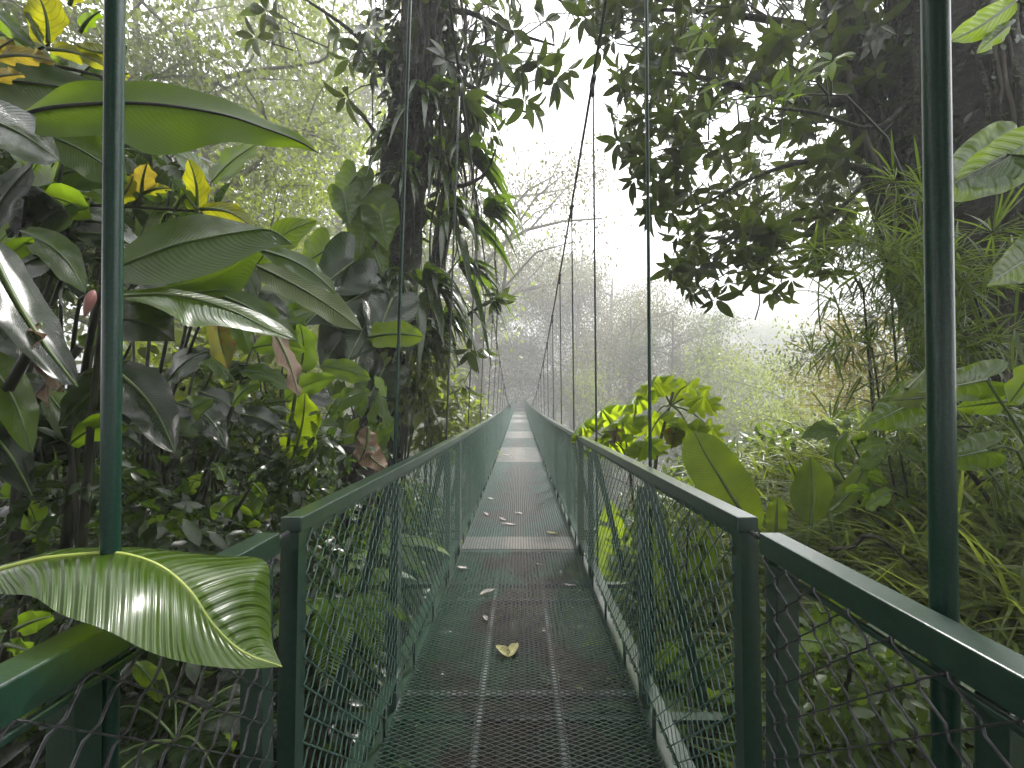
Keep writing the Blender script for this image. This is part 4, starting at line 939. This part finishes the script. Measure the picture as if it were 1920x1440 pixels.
for pp, r0 in [([(1610, 190, 4.5), (1500, 190, 4.6), (1380, 160, 4.7), (1240, 135, 4.8), (1140, 150, 4.9)], .06), ([(1645, 330, 4.5), (1540, 300, 4.3), (1420, 330, 4.2), (1290, 400, 4.2)], .04), ([(1580, 60, 4.6), (1460, 40, 4.6), (1300, 20, 4.7), (1150, 20, 4.8)], .05),
               ([(1690, 480, 4.5), (1600, 450, 4.3), (1500, 460, 4.2), (1380, 500, 4.1)], .035), ([(1712, 180, 4.3), (1640, 240, 4.0), (1520, 210, 3.8), (1400, 200, 3.7)], .03), ([(1560, -40, 4.6), (1400, -120, 4.7), (1200, -100, 4.8)], .05), ([(1640, 320, 4.5), (1560, 400, 4.4), (1440, 420, 4.6), (1330, 480, 4.7)], .03)]:
    c = catmull([P(*q) for q in pp], 14); b = MB(); b.tube([Vector(x) for x in c], list(np.linspace(r0, .010, 14)), 7); K2(b.build('branch', M['moss'], T2))
r2 = np.random.default_rng(61)
for k in range(26):                                   # lianas and roots clinging to the trunks
    q = cp[k % 3]; rad = [.31, .22, .15][k % 3]; i0 = r2.integers(0, 10); a0 = r2.uniform(3.4, 6.0); tw_ = r2.uniform(-.05, .05)
    pts_ = [Vector(q[j])+Vector((math.cos(a0+tw_*(j-i0)), math.sin(a0+tw_*(j-i0)), 0))*rad*1.04+Vector(r2.normal(0, .015, 3)) for j in range(i0, len(q))]
    b = MB(); b.tube([Vector(x) for x in catmull(pts_, 40)], list(np.linspace(.030, .012, 40)*r2.uniform(.5, 1.3)), 6, cap=False); K2(b.build('liana', M['moss' if k % 2 else 'bark2'], T2))
poly_a = [(1075, -60), (1130, 60), (1150, 200), (1190, 300), (1215, 350), (1260, 420), (1285, 540), (1340, 545), (1390, 520), (1470, 560), (1530, 500), (1600, 420), (1660, 250), (1680, -60)]
poly_b = [(1050, -260), (1120, -20), (1900, -20), (1900, -260)]
poly_c = [(1500, -40), (1920, -40), (1920, 200), (1800, 120), (1640, 260), (1560, 120)]
tt = [sample_poly(poly_a, 450, 3.9, 6.6, r2), sample_poly(poly_b, 150, 3.8, 6.5, r2), sample_poly(poly_c, 150, 4.4, 6.6, r2)]
# the crown's ragged lower left rim, twig by twig
rim = [(1115, 20), (1130, 95), (1150, 60), (1165, 160), (1150, 200), (1180, 225), (1160, 265), (1195, 290), (1220, 300), (1190, 335), (1240, 350), (1225, 400), (1255, 395), (1270, 440), (1300, 455), (1260, 500), (1285, 520), (1300, 545), (1340, 560), (1365, 530), (1330, 500), (1400, 480), (1430, 470), (1560, 500), (1530, 460), (1095, 30), (1080, 10)]
tt.append(np.array([list(P(x, y, r2.uniform(4.0, 5.0))) for x, y in rim]))
tips2 = np.concatenate(tt); ctr = np.array(P(1600, 160, 5.2))
ax2 = unit(tips2-ctr)*.9+np.array([-.25, -.35, -.30])+r2.normal(0, .5, tips2.shape)
crown_split(T2, list(tips2), list(ax2), .215, r2, toward=ctr, nl=(5, 9))
bark_leaves(T2, cp[0], .31, 420, .11, 'underd', r2); bark_leaves(T2, cp[1], .22, 420, .11, 'underd', r2); bark_leaves(T2, cp[2], .15, 420, .10, 'underd', r2)
# sunlit young twigs in front of that crown
p = plant('sapling', 'slender sapling with pale young leaves before the dark right crown', (1760, 1000, 3.2))
tp = [np.array(P(x, y, r2.uniform(3.1, 3.4))) for x, y in [(1350, 160), (1380, 185), (1420, 190), (1445, 170), (1480, 165), (1510, 150), (1545, 135), (1560, 115), (1330, 210), (1325, 90), (1315, 60), (1470, 190)]]
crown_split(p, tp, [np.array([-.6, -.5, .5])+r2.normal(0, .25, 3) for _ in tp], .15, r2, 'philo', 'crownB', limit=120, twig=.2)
put(p, stemtube(p, [(1760, 1000, 3.2), (1740, 500, 3.3), (1640, 220, 3.3), (1520, 175, 3.3), (1350, 190, 3.25)], .016, .006, 'stem'))

# needle-leaved sprays on the right
def spray(px, py, Y, label, axis, seed, n=10, L=.30, mat='needle'):
    r = np.random.default_rng(seed); o = thing('needle_shrub', label, 'shrub', P(px+60, 1010, Y+.4), 'needle-leaved shrubs on the right bank'); off = Vector(o.location); a = np.array(axis, float); a /= np.linalg.norm(a); base = np.array(P(px, py, Y))
    b = MB()
    b.tube([Vector(x) for x in catmull([np.array(off), (np.array(off)+base)/2+np.array([.1, .1, .2]), base-a*.1, base], 10)], list(np.linspace(.018, .006, 10)), 5); rel(b.build('stem', M['stem'], o), o)
    for k in range(n):
        c = base+a*r.uniform(-.55, .35)+r.normal(0, .14, 3); m_ = 26; ax = a+r.normal(0, .4, 3)
        d = unit(np.repeat(ax[None], m_, 0)*.55+rand_unit(m_, r)); fr = frames(np.repeat(c[None], m_, 0)+d*.01, d, rand_unit(m_, r)*.4+np.array([0, 0, 1]), L*r.uniform(.6, 1.15, m_))
        f = build_scatter('needle_tuft', T_NEEDLE, fr, M[mat], o, kind=None); rel(f, o)
    return o
for i, a in enumerate([(1650, 460, 3.2, 'needle-leaved spray before the leaning trunk', (-.8, -.3, .3)), (1740, 440, 2.9, 'needle-leaved spray left of the right pole', (-.6, -.4, .5)), (1850, 500, 2.7, 'needle-leaved spray pointing right beyond the right pole', (.8, -.3, .4)), (1600, 520, 3.3, 'pale needle-leaved spray lowest under the dark crown', (-.9, -.3, -.1)),
                       (1730, 560, 3.0, 'needle-leaved spray drooping at the leaning trunk foot', (-.7, -.4, -.2)), (1860, 640, 2.6, 'needle-leaved spray behind the two soft right leaves', (.3, -.6, .1)), (1840, 800, 2.4, 'needle-leaved spray low behind the right pole', (.4, -.6, .0)), (1620, 640, 3.4, 'needle-leaved spray over the golden tree', (-.7, -.3, -.1)), (1880, 900, 2.2, 'needle-leaved spray lowest at the right edge', (.2, -.7, .2))]):
    spray(a[0], a[1], a[2], a[3], a[4], 300+i, n=11)

# broad soft leaves on the right
p = plant('elephant_ear', 'plant with big soft arrow leaves either side of the right pole', (1960, 1040, 2.0))
put(p, heart2(p, (1885, 290), (1728, 378), 62, 1.75, 1.65, 'philo', dl=.03, dr=.12)); put(p, leaf2(p, (1960, 240), (1790, 345), 42, 1.8, 1.7, 'philo', bend=10))
put(p, heart2(p, (1850, 712), (1718, 738), 36, 1.9, 1.8, 'philo', back=.35)); put(p, heart2(p, (1720, 752), (1606, 808), 40, 2.2, 2.1, 'philo')); put(p, heart2(p, (1850, 845), (1736, 868), 34, 2.0, 1.95, 'philo', back=.3))
put(p, heart2(p, (1935, 480), (1850, 535), 40, 1.7, 1.6, 'philo')); put(p, leaf2(p, (1905, 0), (1780, 78), 26, 1.75, 1.65, 'philo', bend=6)); put(p, leaf2(p, (1900, 40), (1830, 100), 14, 1.75, 1.7, 'philo'))
put(p, leaf2(p, (1890, 752), (1790, 765), 22, 2.0, 2.0, 'philo', shape='ovate')); put(p, leaf2(p, (1940, 690), (1890, 760), 30, 1.9, 1.9, 'lime', shape='ovate')); put(p, leaf2(p, (1740, 745), (1665, 752), 18, 2.15, 2.1, 'pale', shape='ovate')); put(p, leaf2(p, (1700, 730), (1740, 690), 8, 1.85, 1.9, 'pale'))
for q in ([(1960, 1040, 2.0), (1990, 600, 1.9), (1960, 300, 1.8), (1885, 290, 1.75)], [(1960, 1040, 2.0), (1930, 850, 1.95), (1850, 712, 1.9)], [(1960, 1040, 2.1), (1850, 880, 2.2), (1720, 752, 2.2)], [(1960, 1040, 2.0), (1910, 850, 2.0), (1850, 845, 2.0)], [(1960, 1040, 1.9), (1990, 600, 1.8), (1935, 480, 1.7)], [(1990, 600, 1.8), (1990, 100, 1.8), (1905, 0, 1.75)]): put(p, stemtube(p, q, .011, .005, 'gstem', 'petiole'))
# star-lobed plant by the right mesh
def star(parent, c, rpx, Y, tilt, lobes, mat, rot, r):
    n = lobes*10; rings = 6; ctr = P(c[0], c[1], Y); R = rpx*Y/F; vs = [(0, 0, 0)]; uv = [(.5, 0)]; fs = []
    for j in range(1, rings+1):
        u = j/rings
        for i in range(n):
            th = 6.283*i/n+rot; lob = (.5+.5*math.cos(lobes*6.283*i/n)); rad = R*(u*(.50+.50*lob**.8)) if u > .45 else R*u*(.55+.45*(.5+.5*lob))
            if u > .8: rad *= 1+.06*math.sin(i*2.3)
            dz = -R*.38*u*u-R*.10*(1-lob)*u+R*.03*math.sin(i*1.7); vs.append((math.cos(th)*rad, math.sin(th)*rad, dz)); uv.append((.5+.5*math.sin(lobes*3.1416*i/n), u))
    for i in range(n): fs.append((0, 1+i, 1+(i+1) % n))
    for j in range(rings-1):
        for i in range(n): a = 1+j*n+i; b_ = 1+j*n+(i+1) % n; fs.append((a, a+n, b_+n, b_))
    q = Quaternion((1, 0, 0), tilt[0]) @ Quaternion((0, 1, 0), tilt[1]); V = [ctr+q @ Vector(v) for v in vs]
    return put(parent, link_mesh('leaf', [tuple(v) for v in V], fs, M[mat], parent, uv)), ctr
p = plant('lobed_leaf_sapling', 'sapling with star-lobed light green leaves above the right mesh', (1215, 1120, 4.3), 'sapling')
M['lobed'] = leaf_mat('lobed_leaf', (.10, .17, .012), (.45, .62, .02), .42, .58, var=.3)
rs2 = np.random.default_rng(3)
hub = (1258, 760, 4.1)
for k, (x, y, R, t0, t1) in enumerate([(1225, 715, 46, .5, -.2), (1290, 722, 46, .55, .3), (1318, 745, 42, .6, .5), (1195, 745, 44, .5, -.4), (1130, 770, 44, .5, -.4), (1165, 790, 48, .55, -.2), (1095, 795, 40, .5, -.5), (1225, 782, 50, .6, 0), (1290, 800, 44, .7, .3), (1150, 825, 42, .6, -.3), (1210, 830, 44, .6, 0), (1330, 800, 36, .7, .5), (1110, 830, 36, .6, -.3)]):
    Y = 4.0+rs2.uniform(-.25, .35); star(p, (x, y), R, Y, (-t0-.05, t1), 9, 'lobed', rs2.uniform(0, 1), rs2); hb = hub if x > 1200 else (1180, 870, 4.2)
    put(p, stemtube(p, [hb, ((x+hb[0])/2, (y+hb[1])/2-8, (Y+hb[2])/2), (x, y, Y)], .010, .006, 'gstem', 'petiole', 6, 8))
put(p, stemtube(p, [(1215, 1120, 4.3), (1225, 900, 4.2), (1245, 800, 4.15), (1262, 735, 4.1)], .028, .014, 'bark2', 'trunk')); put(p, stemtube(p, [(1215, 1120, 4.3), (1190, 960, 4.25), (1180, 870, 4.2)], .02, .012, 'bark2', 'trunk'))
put(p, leaf2(p, (1155, 800), (1152, 838), 9, 3.9, 3.9, 'dry', shape='ovate', wavy=.01)); put(p, leaf2(p, (1268, 800), (1258, 842), 20, 3.9, 3.9, 'tatty', shape='ovate'))
# banana leaves right
p = plant('wild_banana', 'wild banana with a tall slanting leaf and upright paddle leaf right of the mesh', (1440, 1180, 2.7))
M['banana'] = leaf_mat('banana_leaf', (.075, .14, .012), (.33, .50, .015), .33, .54, veins=44, slant=2, bump=.7, dist=.004, vt=.75, var=.5, blemish=(26, .66, (.28, .30, .07)))
put(p, loft('leaf', q3([(1425, 1000, 2.5), (1345, 960, 2.55), (1300, 905, 2.6), (1280, 860, 2.62), (1284, 822, 2.65), (1300, 808, 2.66)]), q3([(1425, 1000, 2.5), (1385, 950, 2.52), (1350, 895, 2.55), (1322, 850, 2.6), (1308, 822, 2.64), (1300, 808, 2.66)]), q3([(1425, 1000, 2.5), (1432, 960, 2.45), (1405, 890, 2.5), (1370, 845, 2.55), (1335, 815, 2.62), (1300, 808, 2.66)]), M['banana'], p, n=34, m=5, bulge=.1, rib=M['gstem'], ribr=(.014, .003), wavy=.012))
put(p, leaf2(p, (1520, 985), (1519, 855), 42, 2.4, 2.45, 'banana', shape='ellip', dl=.16, dr=.10, bend=-4)); put(p, leaf2(p, (1555, 960), (1625, 868), 22, 2.4, 2.45, 'banana', bend=-8)); put(p, leaf2(p, (1455, 1000), (1458, 930), 20, 2.4, 2.4, 'banana', shape='banana')); put(p, leaf2(p, (1500, 910), (1478, 862), 8, 2.6, 2.6, 'banana'))
put(p, leaf2(p, (1190, 1190), (1142, 935), 34, 4.2, 4.3, 'lime', shape='banana', bend=10)); put(p, leaf2(p, (1260, 1150), (1225, 960), 30, 2.9, 2.9, 'banana', shape='banana'));  put(p, leaf2(p, (1300, 1130), (1330, 985), 30, 2.8, 2.8, 'banana', shape='banana'))
for q in ([(1440, 1180, 2.6), (1440, 1080, 2.55), (1425, 1000, 2.5)], [(1440, 1180, 2.6), (1500, 1060, 2.45), (1520, 985, 2.4)], [(1440, 1180, 2.7), (1560, 1060, 2.45), (1555, 960, 2.4)], [(1440, 1180, 2.7), (1300, 1220, 3.4), (1190, 1190, 4.2)], [(1440, 1180, 2.7), (1330, 1200, 2.8), (1260, 1150, 2.9)], [(1440, 1180, 2.7), (1340, 1180, 2.8), (1300, 1130, 2.8)], [(1440, 1180, 2.5), (1450, 1080, 2.45), (1455, 1000, 2.4)]): put(p, stemtube(p, q, .02, .012, 'gstem', 'petiole'))
# leafy mid-size plants on the right
leafy('leafy_sapling', 'dark-stemmed sapling with oval leaves right of the paddle leaf', (1700, 1040, 2.6), 24, (1560, 1740, 800, 960), (2.3, 3.0), (40, 75), ['philo', 'philo', 'helio', 'lime'], rl, shape='ovate', ang=(-70, 40), hw=(.2, .28))
leafy('leafy_sapling', 'oval-leaved plant behind the right end post', (1560, 1400, 1.6), 22, (1480, 1740, 1120, 1330), (1.3, 1.9), (50, 90), ['philo', 'philo', 'helio', 'lime'], rl, shape='ovate', ang=(0, 70), hw=(.22, .3))
leafy('leafy_sapling', 'lush low plant behind the right mesh below the brace', (1300, 1420, 1.9), 22, (1220, 1380, 1180, 1400), (1.7, 2.3), (45, 85), ['philo', 'helio', 'lime'], rl, shape='ovate', ang=(-10, 70), hw=(.2, .3))
leafy('leafy_sapling', 'lime plant seen low through the right mesh near the far posts', (1170, 1300, 3.0), 16, (1120, 1220, 960, 1220), (2.6, 3.3), (45, 80), ['lime', 'philo'], rl, shape='ovate', hw=(.2, .3))
rw = np.random.default_rng(71)
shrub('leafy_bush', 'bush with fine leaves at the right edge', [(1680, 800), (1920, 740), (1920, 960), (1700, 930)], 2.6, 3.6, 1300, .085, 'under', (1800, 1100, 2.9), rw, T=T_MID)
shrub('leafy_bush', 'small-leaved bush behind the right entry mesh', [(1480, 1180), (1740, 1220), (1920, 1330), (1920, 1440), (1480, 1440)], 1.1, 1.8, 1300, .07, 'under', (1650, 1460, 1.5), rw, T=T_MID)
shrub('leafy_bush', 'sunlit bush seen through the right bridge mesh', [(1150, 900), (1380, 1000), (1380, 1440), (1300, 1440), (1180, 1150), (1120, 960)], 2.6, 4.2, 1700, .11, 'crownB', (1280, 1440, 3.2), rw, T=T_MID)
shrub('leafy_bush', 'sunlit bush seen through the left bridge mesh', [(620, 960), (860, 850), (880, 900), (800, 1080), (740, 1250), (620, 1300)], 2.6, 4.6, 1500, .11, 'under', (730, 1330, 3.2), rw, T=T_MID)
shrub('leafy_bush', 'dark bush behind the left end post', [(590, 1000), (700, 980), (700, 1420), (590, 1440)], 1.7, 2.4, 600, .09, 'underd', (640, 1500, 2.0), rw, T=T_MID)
# grass on the right bank, ferns
def grass(n, box, L, seed, label, hmax=.0):
    r = np.random.default_rng(seed); m_ = n//14; cx = r.uniform(box[0], box[1], m_); cyy = r.uniform(box[2], box[3], m_)
    c = np.array([(x, y, ground(x, y)+r.uniform(0, hmax)) for x, y in zip(cx, cyy)]); c = np.repeat(c, 14, axis=0)
    d = rand_unit(len(c), r)*np.array([.75, .75, .25])+np.array([-.25, -.15, .75]); fr = frames(c+r.normal(0, .02, c.shape), d, rand_unit(len(c), r)*.5+np.array([0, 0, 1]), L*r.uniform(.5, 1.3, len(c)))
    return tag(build_scatter('grass', tmpl('strap', (0, .25, .5, .75, 1), .045, .75, .4), fr, M['grass']), label, 'grass', kind='stuff')
grass(12000, (1.15, 5.2, 1.1, 4.8), .46, 81, 'long arching grass on the right bank beyond the railing', .30)
grass(7000, (1.25, 3.6, 1.5, 3.3), .42, 82, 'bright tufts of arching grass just behind the right railing', .45)
def fern(px, py, Y, label, n, L, seed, ang0=0, mat='fern'):
    r = np.random.default_rng(seed); o = thing('fern', label, 'fern', P(px, py, Y), 'ferns beside the bridge')
    for k in range(n):
        az = ang0+6.283*k/n+r.uniform(-.3, .3); ln = L*r.uniform(.7, 1.15); pts = [np.array([math.cos(az)*ln*t, math.sin(az)*ln*t, ln*(.85*t-.95*t*t)]) for t in np.linspace(0, 1, 12)]
        b = MB(); b.tube([Vector(p_) for p_ in pts], list(np.linspace(.004, .001, 12)), 4); fv = []
        for i in range(44):
            t = .12+.87*i/43; j = min(10, int(t*11)); u = t*11-j; q = pts[j]*(1-u)+pts[j+1]*u; tg = unit((pts[j+1]-pts[j])[None])[0]; sd = np.cross(tg, [0, 0, 1.]); sd /= np.linalg.norm(sd)
            for s in (-1, 1): fv.append(frames(q[None], (sd*s+tg*.35+np.array([0, 0, -.15]))[None], np.array([[0, 0, 1.]]), ln*.19*math.sin(math.pi*min(1, t*.93+.04))**.8+.006)[0])
        fo = build_scatter('frond', tmpl('lance', (0, .3, .65, 1), .24, .15, .1), np.array(fv), M[mat], o, kind=None); b.build('rachis', M['gstem'], fo)
    return o
fern(1555, 1400, 1.45, 'fern at the bottom behind the right entry mesh', 9, .42, 1); fern(1660, 1000, 2.7, 'fern among the grass right of the paddle leaf', 8, .6, 2)
fern(640, 1130, 1.95, 'bright fern behind the left end post', 9, .45, 3); fern(700, 1040, 2.7, 'fern behind the first left mesh panel', 8, .55, 4); fern(330, 1390, 1.0, 'dim fern low behind the left entry mesh', 8, .26, 5, mat='underd')
fern(480, 800, 3.2, 'sunlit fern below the lime paddle leaf', 9, .6, 6); fern(1330, 1330, 2.2, 'fern under the right mesh near the end post', 8, .5, 7); fern(330, 720, 2.6, 'feathery fern behind the dark silver leaves', 8, .7, 8, mat='underd')
# bare twig and rotten stub on the right bank
p = plant('dead_branch', 'bent dead branch lying over the grass on the right bank', (1580, 1030, 2.2), 'branch')
put(p, stemtube(p, [(1555, 1030, 2.2), (1600, 1025, 2.2), (1620, 1005, 2.15), (1655, 1012, 2.1), (1700, 1050, 2.05), (1740, 1090, 2.0), (1780, 1140, 1.95)], .013, .005, 'bark', 'limb', 7, 16))
p = plant('dead_branch', 'dark leaning stick beside the right pole', (1880, 990, 2.3), 'branch')
put(p, stemtube(p, [(1800, 860, 2.3), (1830, 900, 2.3), (1870, 965, 2.25), (1890, 1000, 2.2)], .014, .010, 'bark', 'limb', 7, 8))

# ------------------------------------------------------------------ fallen leaves on the deck
def fallen(x, y, rot, L, label, mat='fallenw', wid=.42, curl=.25, seed=0, two=False):
    r = np.random.default_rng(900+seed); z = zdeck(y)+.010; o = thing('fallen_leaf', label, 'leaf', (x, y, z), 'fallen leaves on the deck'); o.rotation_euler = (0, 0, rot)
    for h in range(2 if two else 1):
        n, m_ = 12, 3; vs, uv = [], []; a0 = (.55 if h == 0 else -.75) if two else 0
        for i in range(n):
            t = i/(n-1); w = L*wid/2*prof(t, 'ovate')
            for j in range(-m_, m_+1):
                s = j/m_; X, Yv, Z = s*w, t*L, .004+curl*w*s*s*1.4+curl*L*.35*t*t+.003*math.sin(t*9+s*4+seed)
                c_, s_ = math.cos(a0), math.sin(a0); vs.append((X*c_-Yv*s_, X*s_+Yv*c_, Z)); uv.append(((s+1)/2, t))
        k = 2*m_+1; f = [(i*k+j, i*k+j+1, (i+1)*k+j+1, (i+1)*k+j) for i in range(n-1) for j in range(k-1)]
        bl = link_mesh('blade', vs, np.array(f), M[mat], o, uv)
    b = MB(); b.tube([(0, 0, .004), (.002, -L*.15, .006), (.006, -L*.28, .004)], .0015, 5); b.build('stalk', M['gstem'], o)
    return o
def dk(px, py):
    y = 2.0
    for _ in range(30): y = (EYE-zdeck(y))*F/(py-HY)
    return (px-CX)*y/F, y
for i, (px, py, rot, L, lb, mt, wd, cu, tw) in enumerate([
  (955, 1236, .3, .105, 'large pale yellow two-winged fallen leaf nearest on the deck', 'fallen', .55, .5, True), (900, 1118, -1.2, .12, 'grey curled fallen leaf left of centre beyond the yellow one', 'fallenw', .35, .5, False), (913, 1167, .5, .05, 'tiny white fallen leaf just behind the large yellow one', 'fallenw', .6, .5, False),
  (876, 1069, 1.4, .09, 'pale fallen leaf at the left edge of the deck', 'fallenw', .4, .3, False), (1080, 1101, 1.5, .11, 'slim fallen leaf at the right side of the deck', 'fallenw', .18, .2, False), (968, 986, 1.5, .18, 'long bleached fallen leaf lying crosswise beyond the patch', 'fallenw', .2, .3, False),
  (948, 978, .8, .12, 'bleached fallen leaf left of the long crosswise one', 'fallenw', .3, .4, False), (980, 965, 1.3, .11, 'bleached fallen leaf furthest along the middle deck', 'fallenw', .35, .3, False), (915, 968, .6, .10, 'bleached fallen leaf near the left edge of the middle deck', 'fallenw', .4, .4, False),
  (1045, 1003, 1.4, .12, 'yellowish fallen leaf near the right edge of the middle deck', 'fallen', .35, .3, False), (1015, 1062, 1.2, .06, 'thin dark-edged fallen leaf right of centre', 'fallenw', .2, .3, False), (868, 1020, 1.0, .11, 'pale fallen leaf against the left bottom rail', 'fallen', .45, .4, False),
  (925, 938, 1.0, .12, 'small far fallen leaf at the left of the deck', 'fallenw', .35, .3, False), (955, 855, 1.5, .22, 'white fallen leaf furthest away on the deck', 'fallenw', .4, .3, False)]):
    x, y = dk(px, py); fallen(x, y, rot, L, lb, mt, wd, cu, i, tw)

# ------------------------------------------------------------------ two walkers at the far end
M['skin'] = plain('skin', (.35, .22, .16), .55); M['blue'] = plain('blue_jacket', (.06, .14, .55), .6); M['white'] = plain('pale_jacket', (.75, .74, .85), .6); M['trous'] = plain('dark_trousers', (.09, .10, .25), .7); M['hair'] = plain('dark_hair', (.02, .015, .012), .6)
def walker(x, y, facing, jacket, label, stride):
    o = thing('person', label, 'person', (x, y, zdeck(y)), 'walkers on the bridge'); o.rotation_euler = (0, 0, facing)
    V = {'pel': (0, 0, .95), 'wst': (0, 0, 1.10), 'chs': (0, .01, 1.30), 'sho': (0, 0, 1.44), 'nek': (0, .01, 1.52), 'hd1': (0, .02, 1.60), 'hd2': (0, .02, 1.70),
         'hl': (-.10, 0, .90), 'kl': (-.10, .08*stride, .50), 'al': (-.10, -.05*stride, .09), 'tl': (-.10, .10-.05*stride, .04), 'hr': (.10, 0, .90), 'kr': (.10, .10-.08*stride, .50), 'ar': (.10, .10*stride, .09), 'tr': (.10, .10*stride+.14, .04),
         'sl': (-.19, 0, 1.42), 'el': (-.25, -.05, 1.15), 'wl': (-.23, .10, .93), 'fl': (-.22, .14, .84), 'sr': (.19, 0, 1.42), 'er': (.25, -.02, 1.15), 'wr': (.22, .14, .95), 'fr': (.21, .19, .87)}
    Rr = {'pel': (.15, .11), 'wst': (.14, .10), 'chs': (.17, .12), 'sho': (.12, .08), 'nek': (.055, .055), 'hd1': (.085, .095), 'hd2': (.08, .09), 'hl': (.09, .09), 'kl': (.065, .065), 'al': (.042, .042), 'tl': (.035, .03), 'hr': (.09, .09), 'kr': (.065, .065), 'ar': (.042, .042), 'tr': (.035, .03), 'sl': (.065, .065), 'el': (.048, .048), 'wl': (.032, .032), 'fl': (.03, .02), 'sr': (.065, .065), 'er': (.048, .048), 'wr': (.032, .032), 'fr': (.03, .02)}
    ks = list(V); E = [('pel', 'wst'), ('wst', 'chs'), ('chs', 'sho'), ('sho', 'nek'), ('nek', 'hd1'), ('hd1', 'hd2'), ('pel', 'hl'), ('hl', 'kl'), ('kl', 'al'), ('al', 'tl'), ('pel', 'hr'), ('hr', 'kr'), ('kr', 'ar'), ('ar', 'tr'), ('sho', 'sl'), ('sl', 'el'), ('el', 'wl'), ('wl', 'fl'), ('sho', 'sr'), ('sr', 'er'), ('er', 'wr'), ('wr', 'fr')]
    me = bpy.data.meshes.new('body'); me.from_pydata([V[k] for k in ks], [(ks.index(a), ks.index(b_)) for a, b_ in E], []); bo = bpy.data.objects.new('body', me); col.objects.link(bo)
    sk = bo.modifiers.new('skin', 'SKIN'); sk.use_smooth_shade = True
    for i, k in enumerate(ks): me.skin_vertices[0].data[i].radius = Rr[k]; me.skin_vertices[0].data[i].use_root = (k == 'pel')
    ss = bo.modifiers.new('sub', 'SUBSURF'); ss.levels = 1; ss.render_levels = 1
    bpy.context.view_layer.update(); dg = bpy.context.evaluated_depsgraph_get(); ev = bpy.data.meshes.new_from_object(bo.evaluated_get(dg)); bpy.data.objects.remove(bo)
    ev.materials.clear()
    for m_ in (M['skin'], jacket, M['trous']): ev.materials.append(m_)
    for pg in ev.polygons:
        c = pg.center; arm = abs(c.x) > .17
        pg.material_index = 2 if c.z < .93 and not arm else (0 if (c.z > 1.50 or (arm and c.z < .93)) else 1); pg.use_smooth = True
    share('body', ev, o)
    b = MB(); b.tube([(0, .0, 1.60), (0, -.02, 1.70), (0, 0, 1.78), (0, .02, 1.80)], [.085, .108, .085, .03], 10); b.build('hair', M['hair'], o)
    b = MB(); b.box((0, -.19, 1.25), (.30, .16, .42)); b.build('backpack', jacket, o, bevel=.04)
walker(-.22, 78.0, 0, M['blue'], 'walker in a blue jacket at the far end of the bridge', 1); walker(.14, 75.5, .15, M['white'], 'walker in a pale jacket beside the blue one', -.6)
# ------------------------------------------------------------------ unseen forest added behind the entrance to shade the foreground
for i, (x, y, h, sq) in enumerate([(-3.2, -3.4, 11, .95), (4.6, -4.8, 11, .9), (0.4, -6.5, 13, 1.0), (-7.0, -2.0, 12, 1.0), (-5.5, -8, 14, 1.0), (6.0, -8.5, 14, 1.0), (-9.5, 3.0, 13, .9), (0.2, -12, 16, 1.2), (-11, -7, 15, 1.1), (12, -7, 15, 1.1)]):
    tm, cm, H = PROTO['shade']; o = thing('forest_tree', 'unseen tree added behind the bridge entrance to cast shade', 'tree', (x, y, ground(x, y)-.1), 'unseen shade trees behind the entrance'); s = h/H
    o.rotation_euler = (0, 0, i*1.7); o.scale = (s*sq*1.1, s*sq*1.1, s); share('trunk', tm, o); share('crown', cm, o)
# ------------------------------------------------------------------ haze
m, nt, out = nmat('mist')
pv = N(nt, 'ShaderNodeVolumePrincipled'); pv.inputs['Color'].default_value = (.90, .90, .925, 1); pv.inputs['Density'].default_value = HAZE_DENSITY; pv.inputs['Anisotropy'].default_value = .0
nt.links.new(pv.outputs[0], out.inputs['Volume'])
b = MB(); b.box((0, 240, 22), (900, 560, 78)); hz = b.build('haze', m, flat=True); hz['kind'] = 'stuff'; hz['label'] = 'pale morning mist filling the gorge'
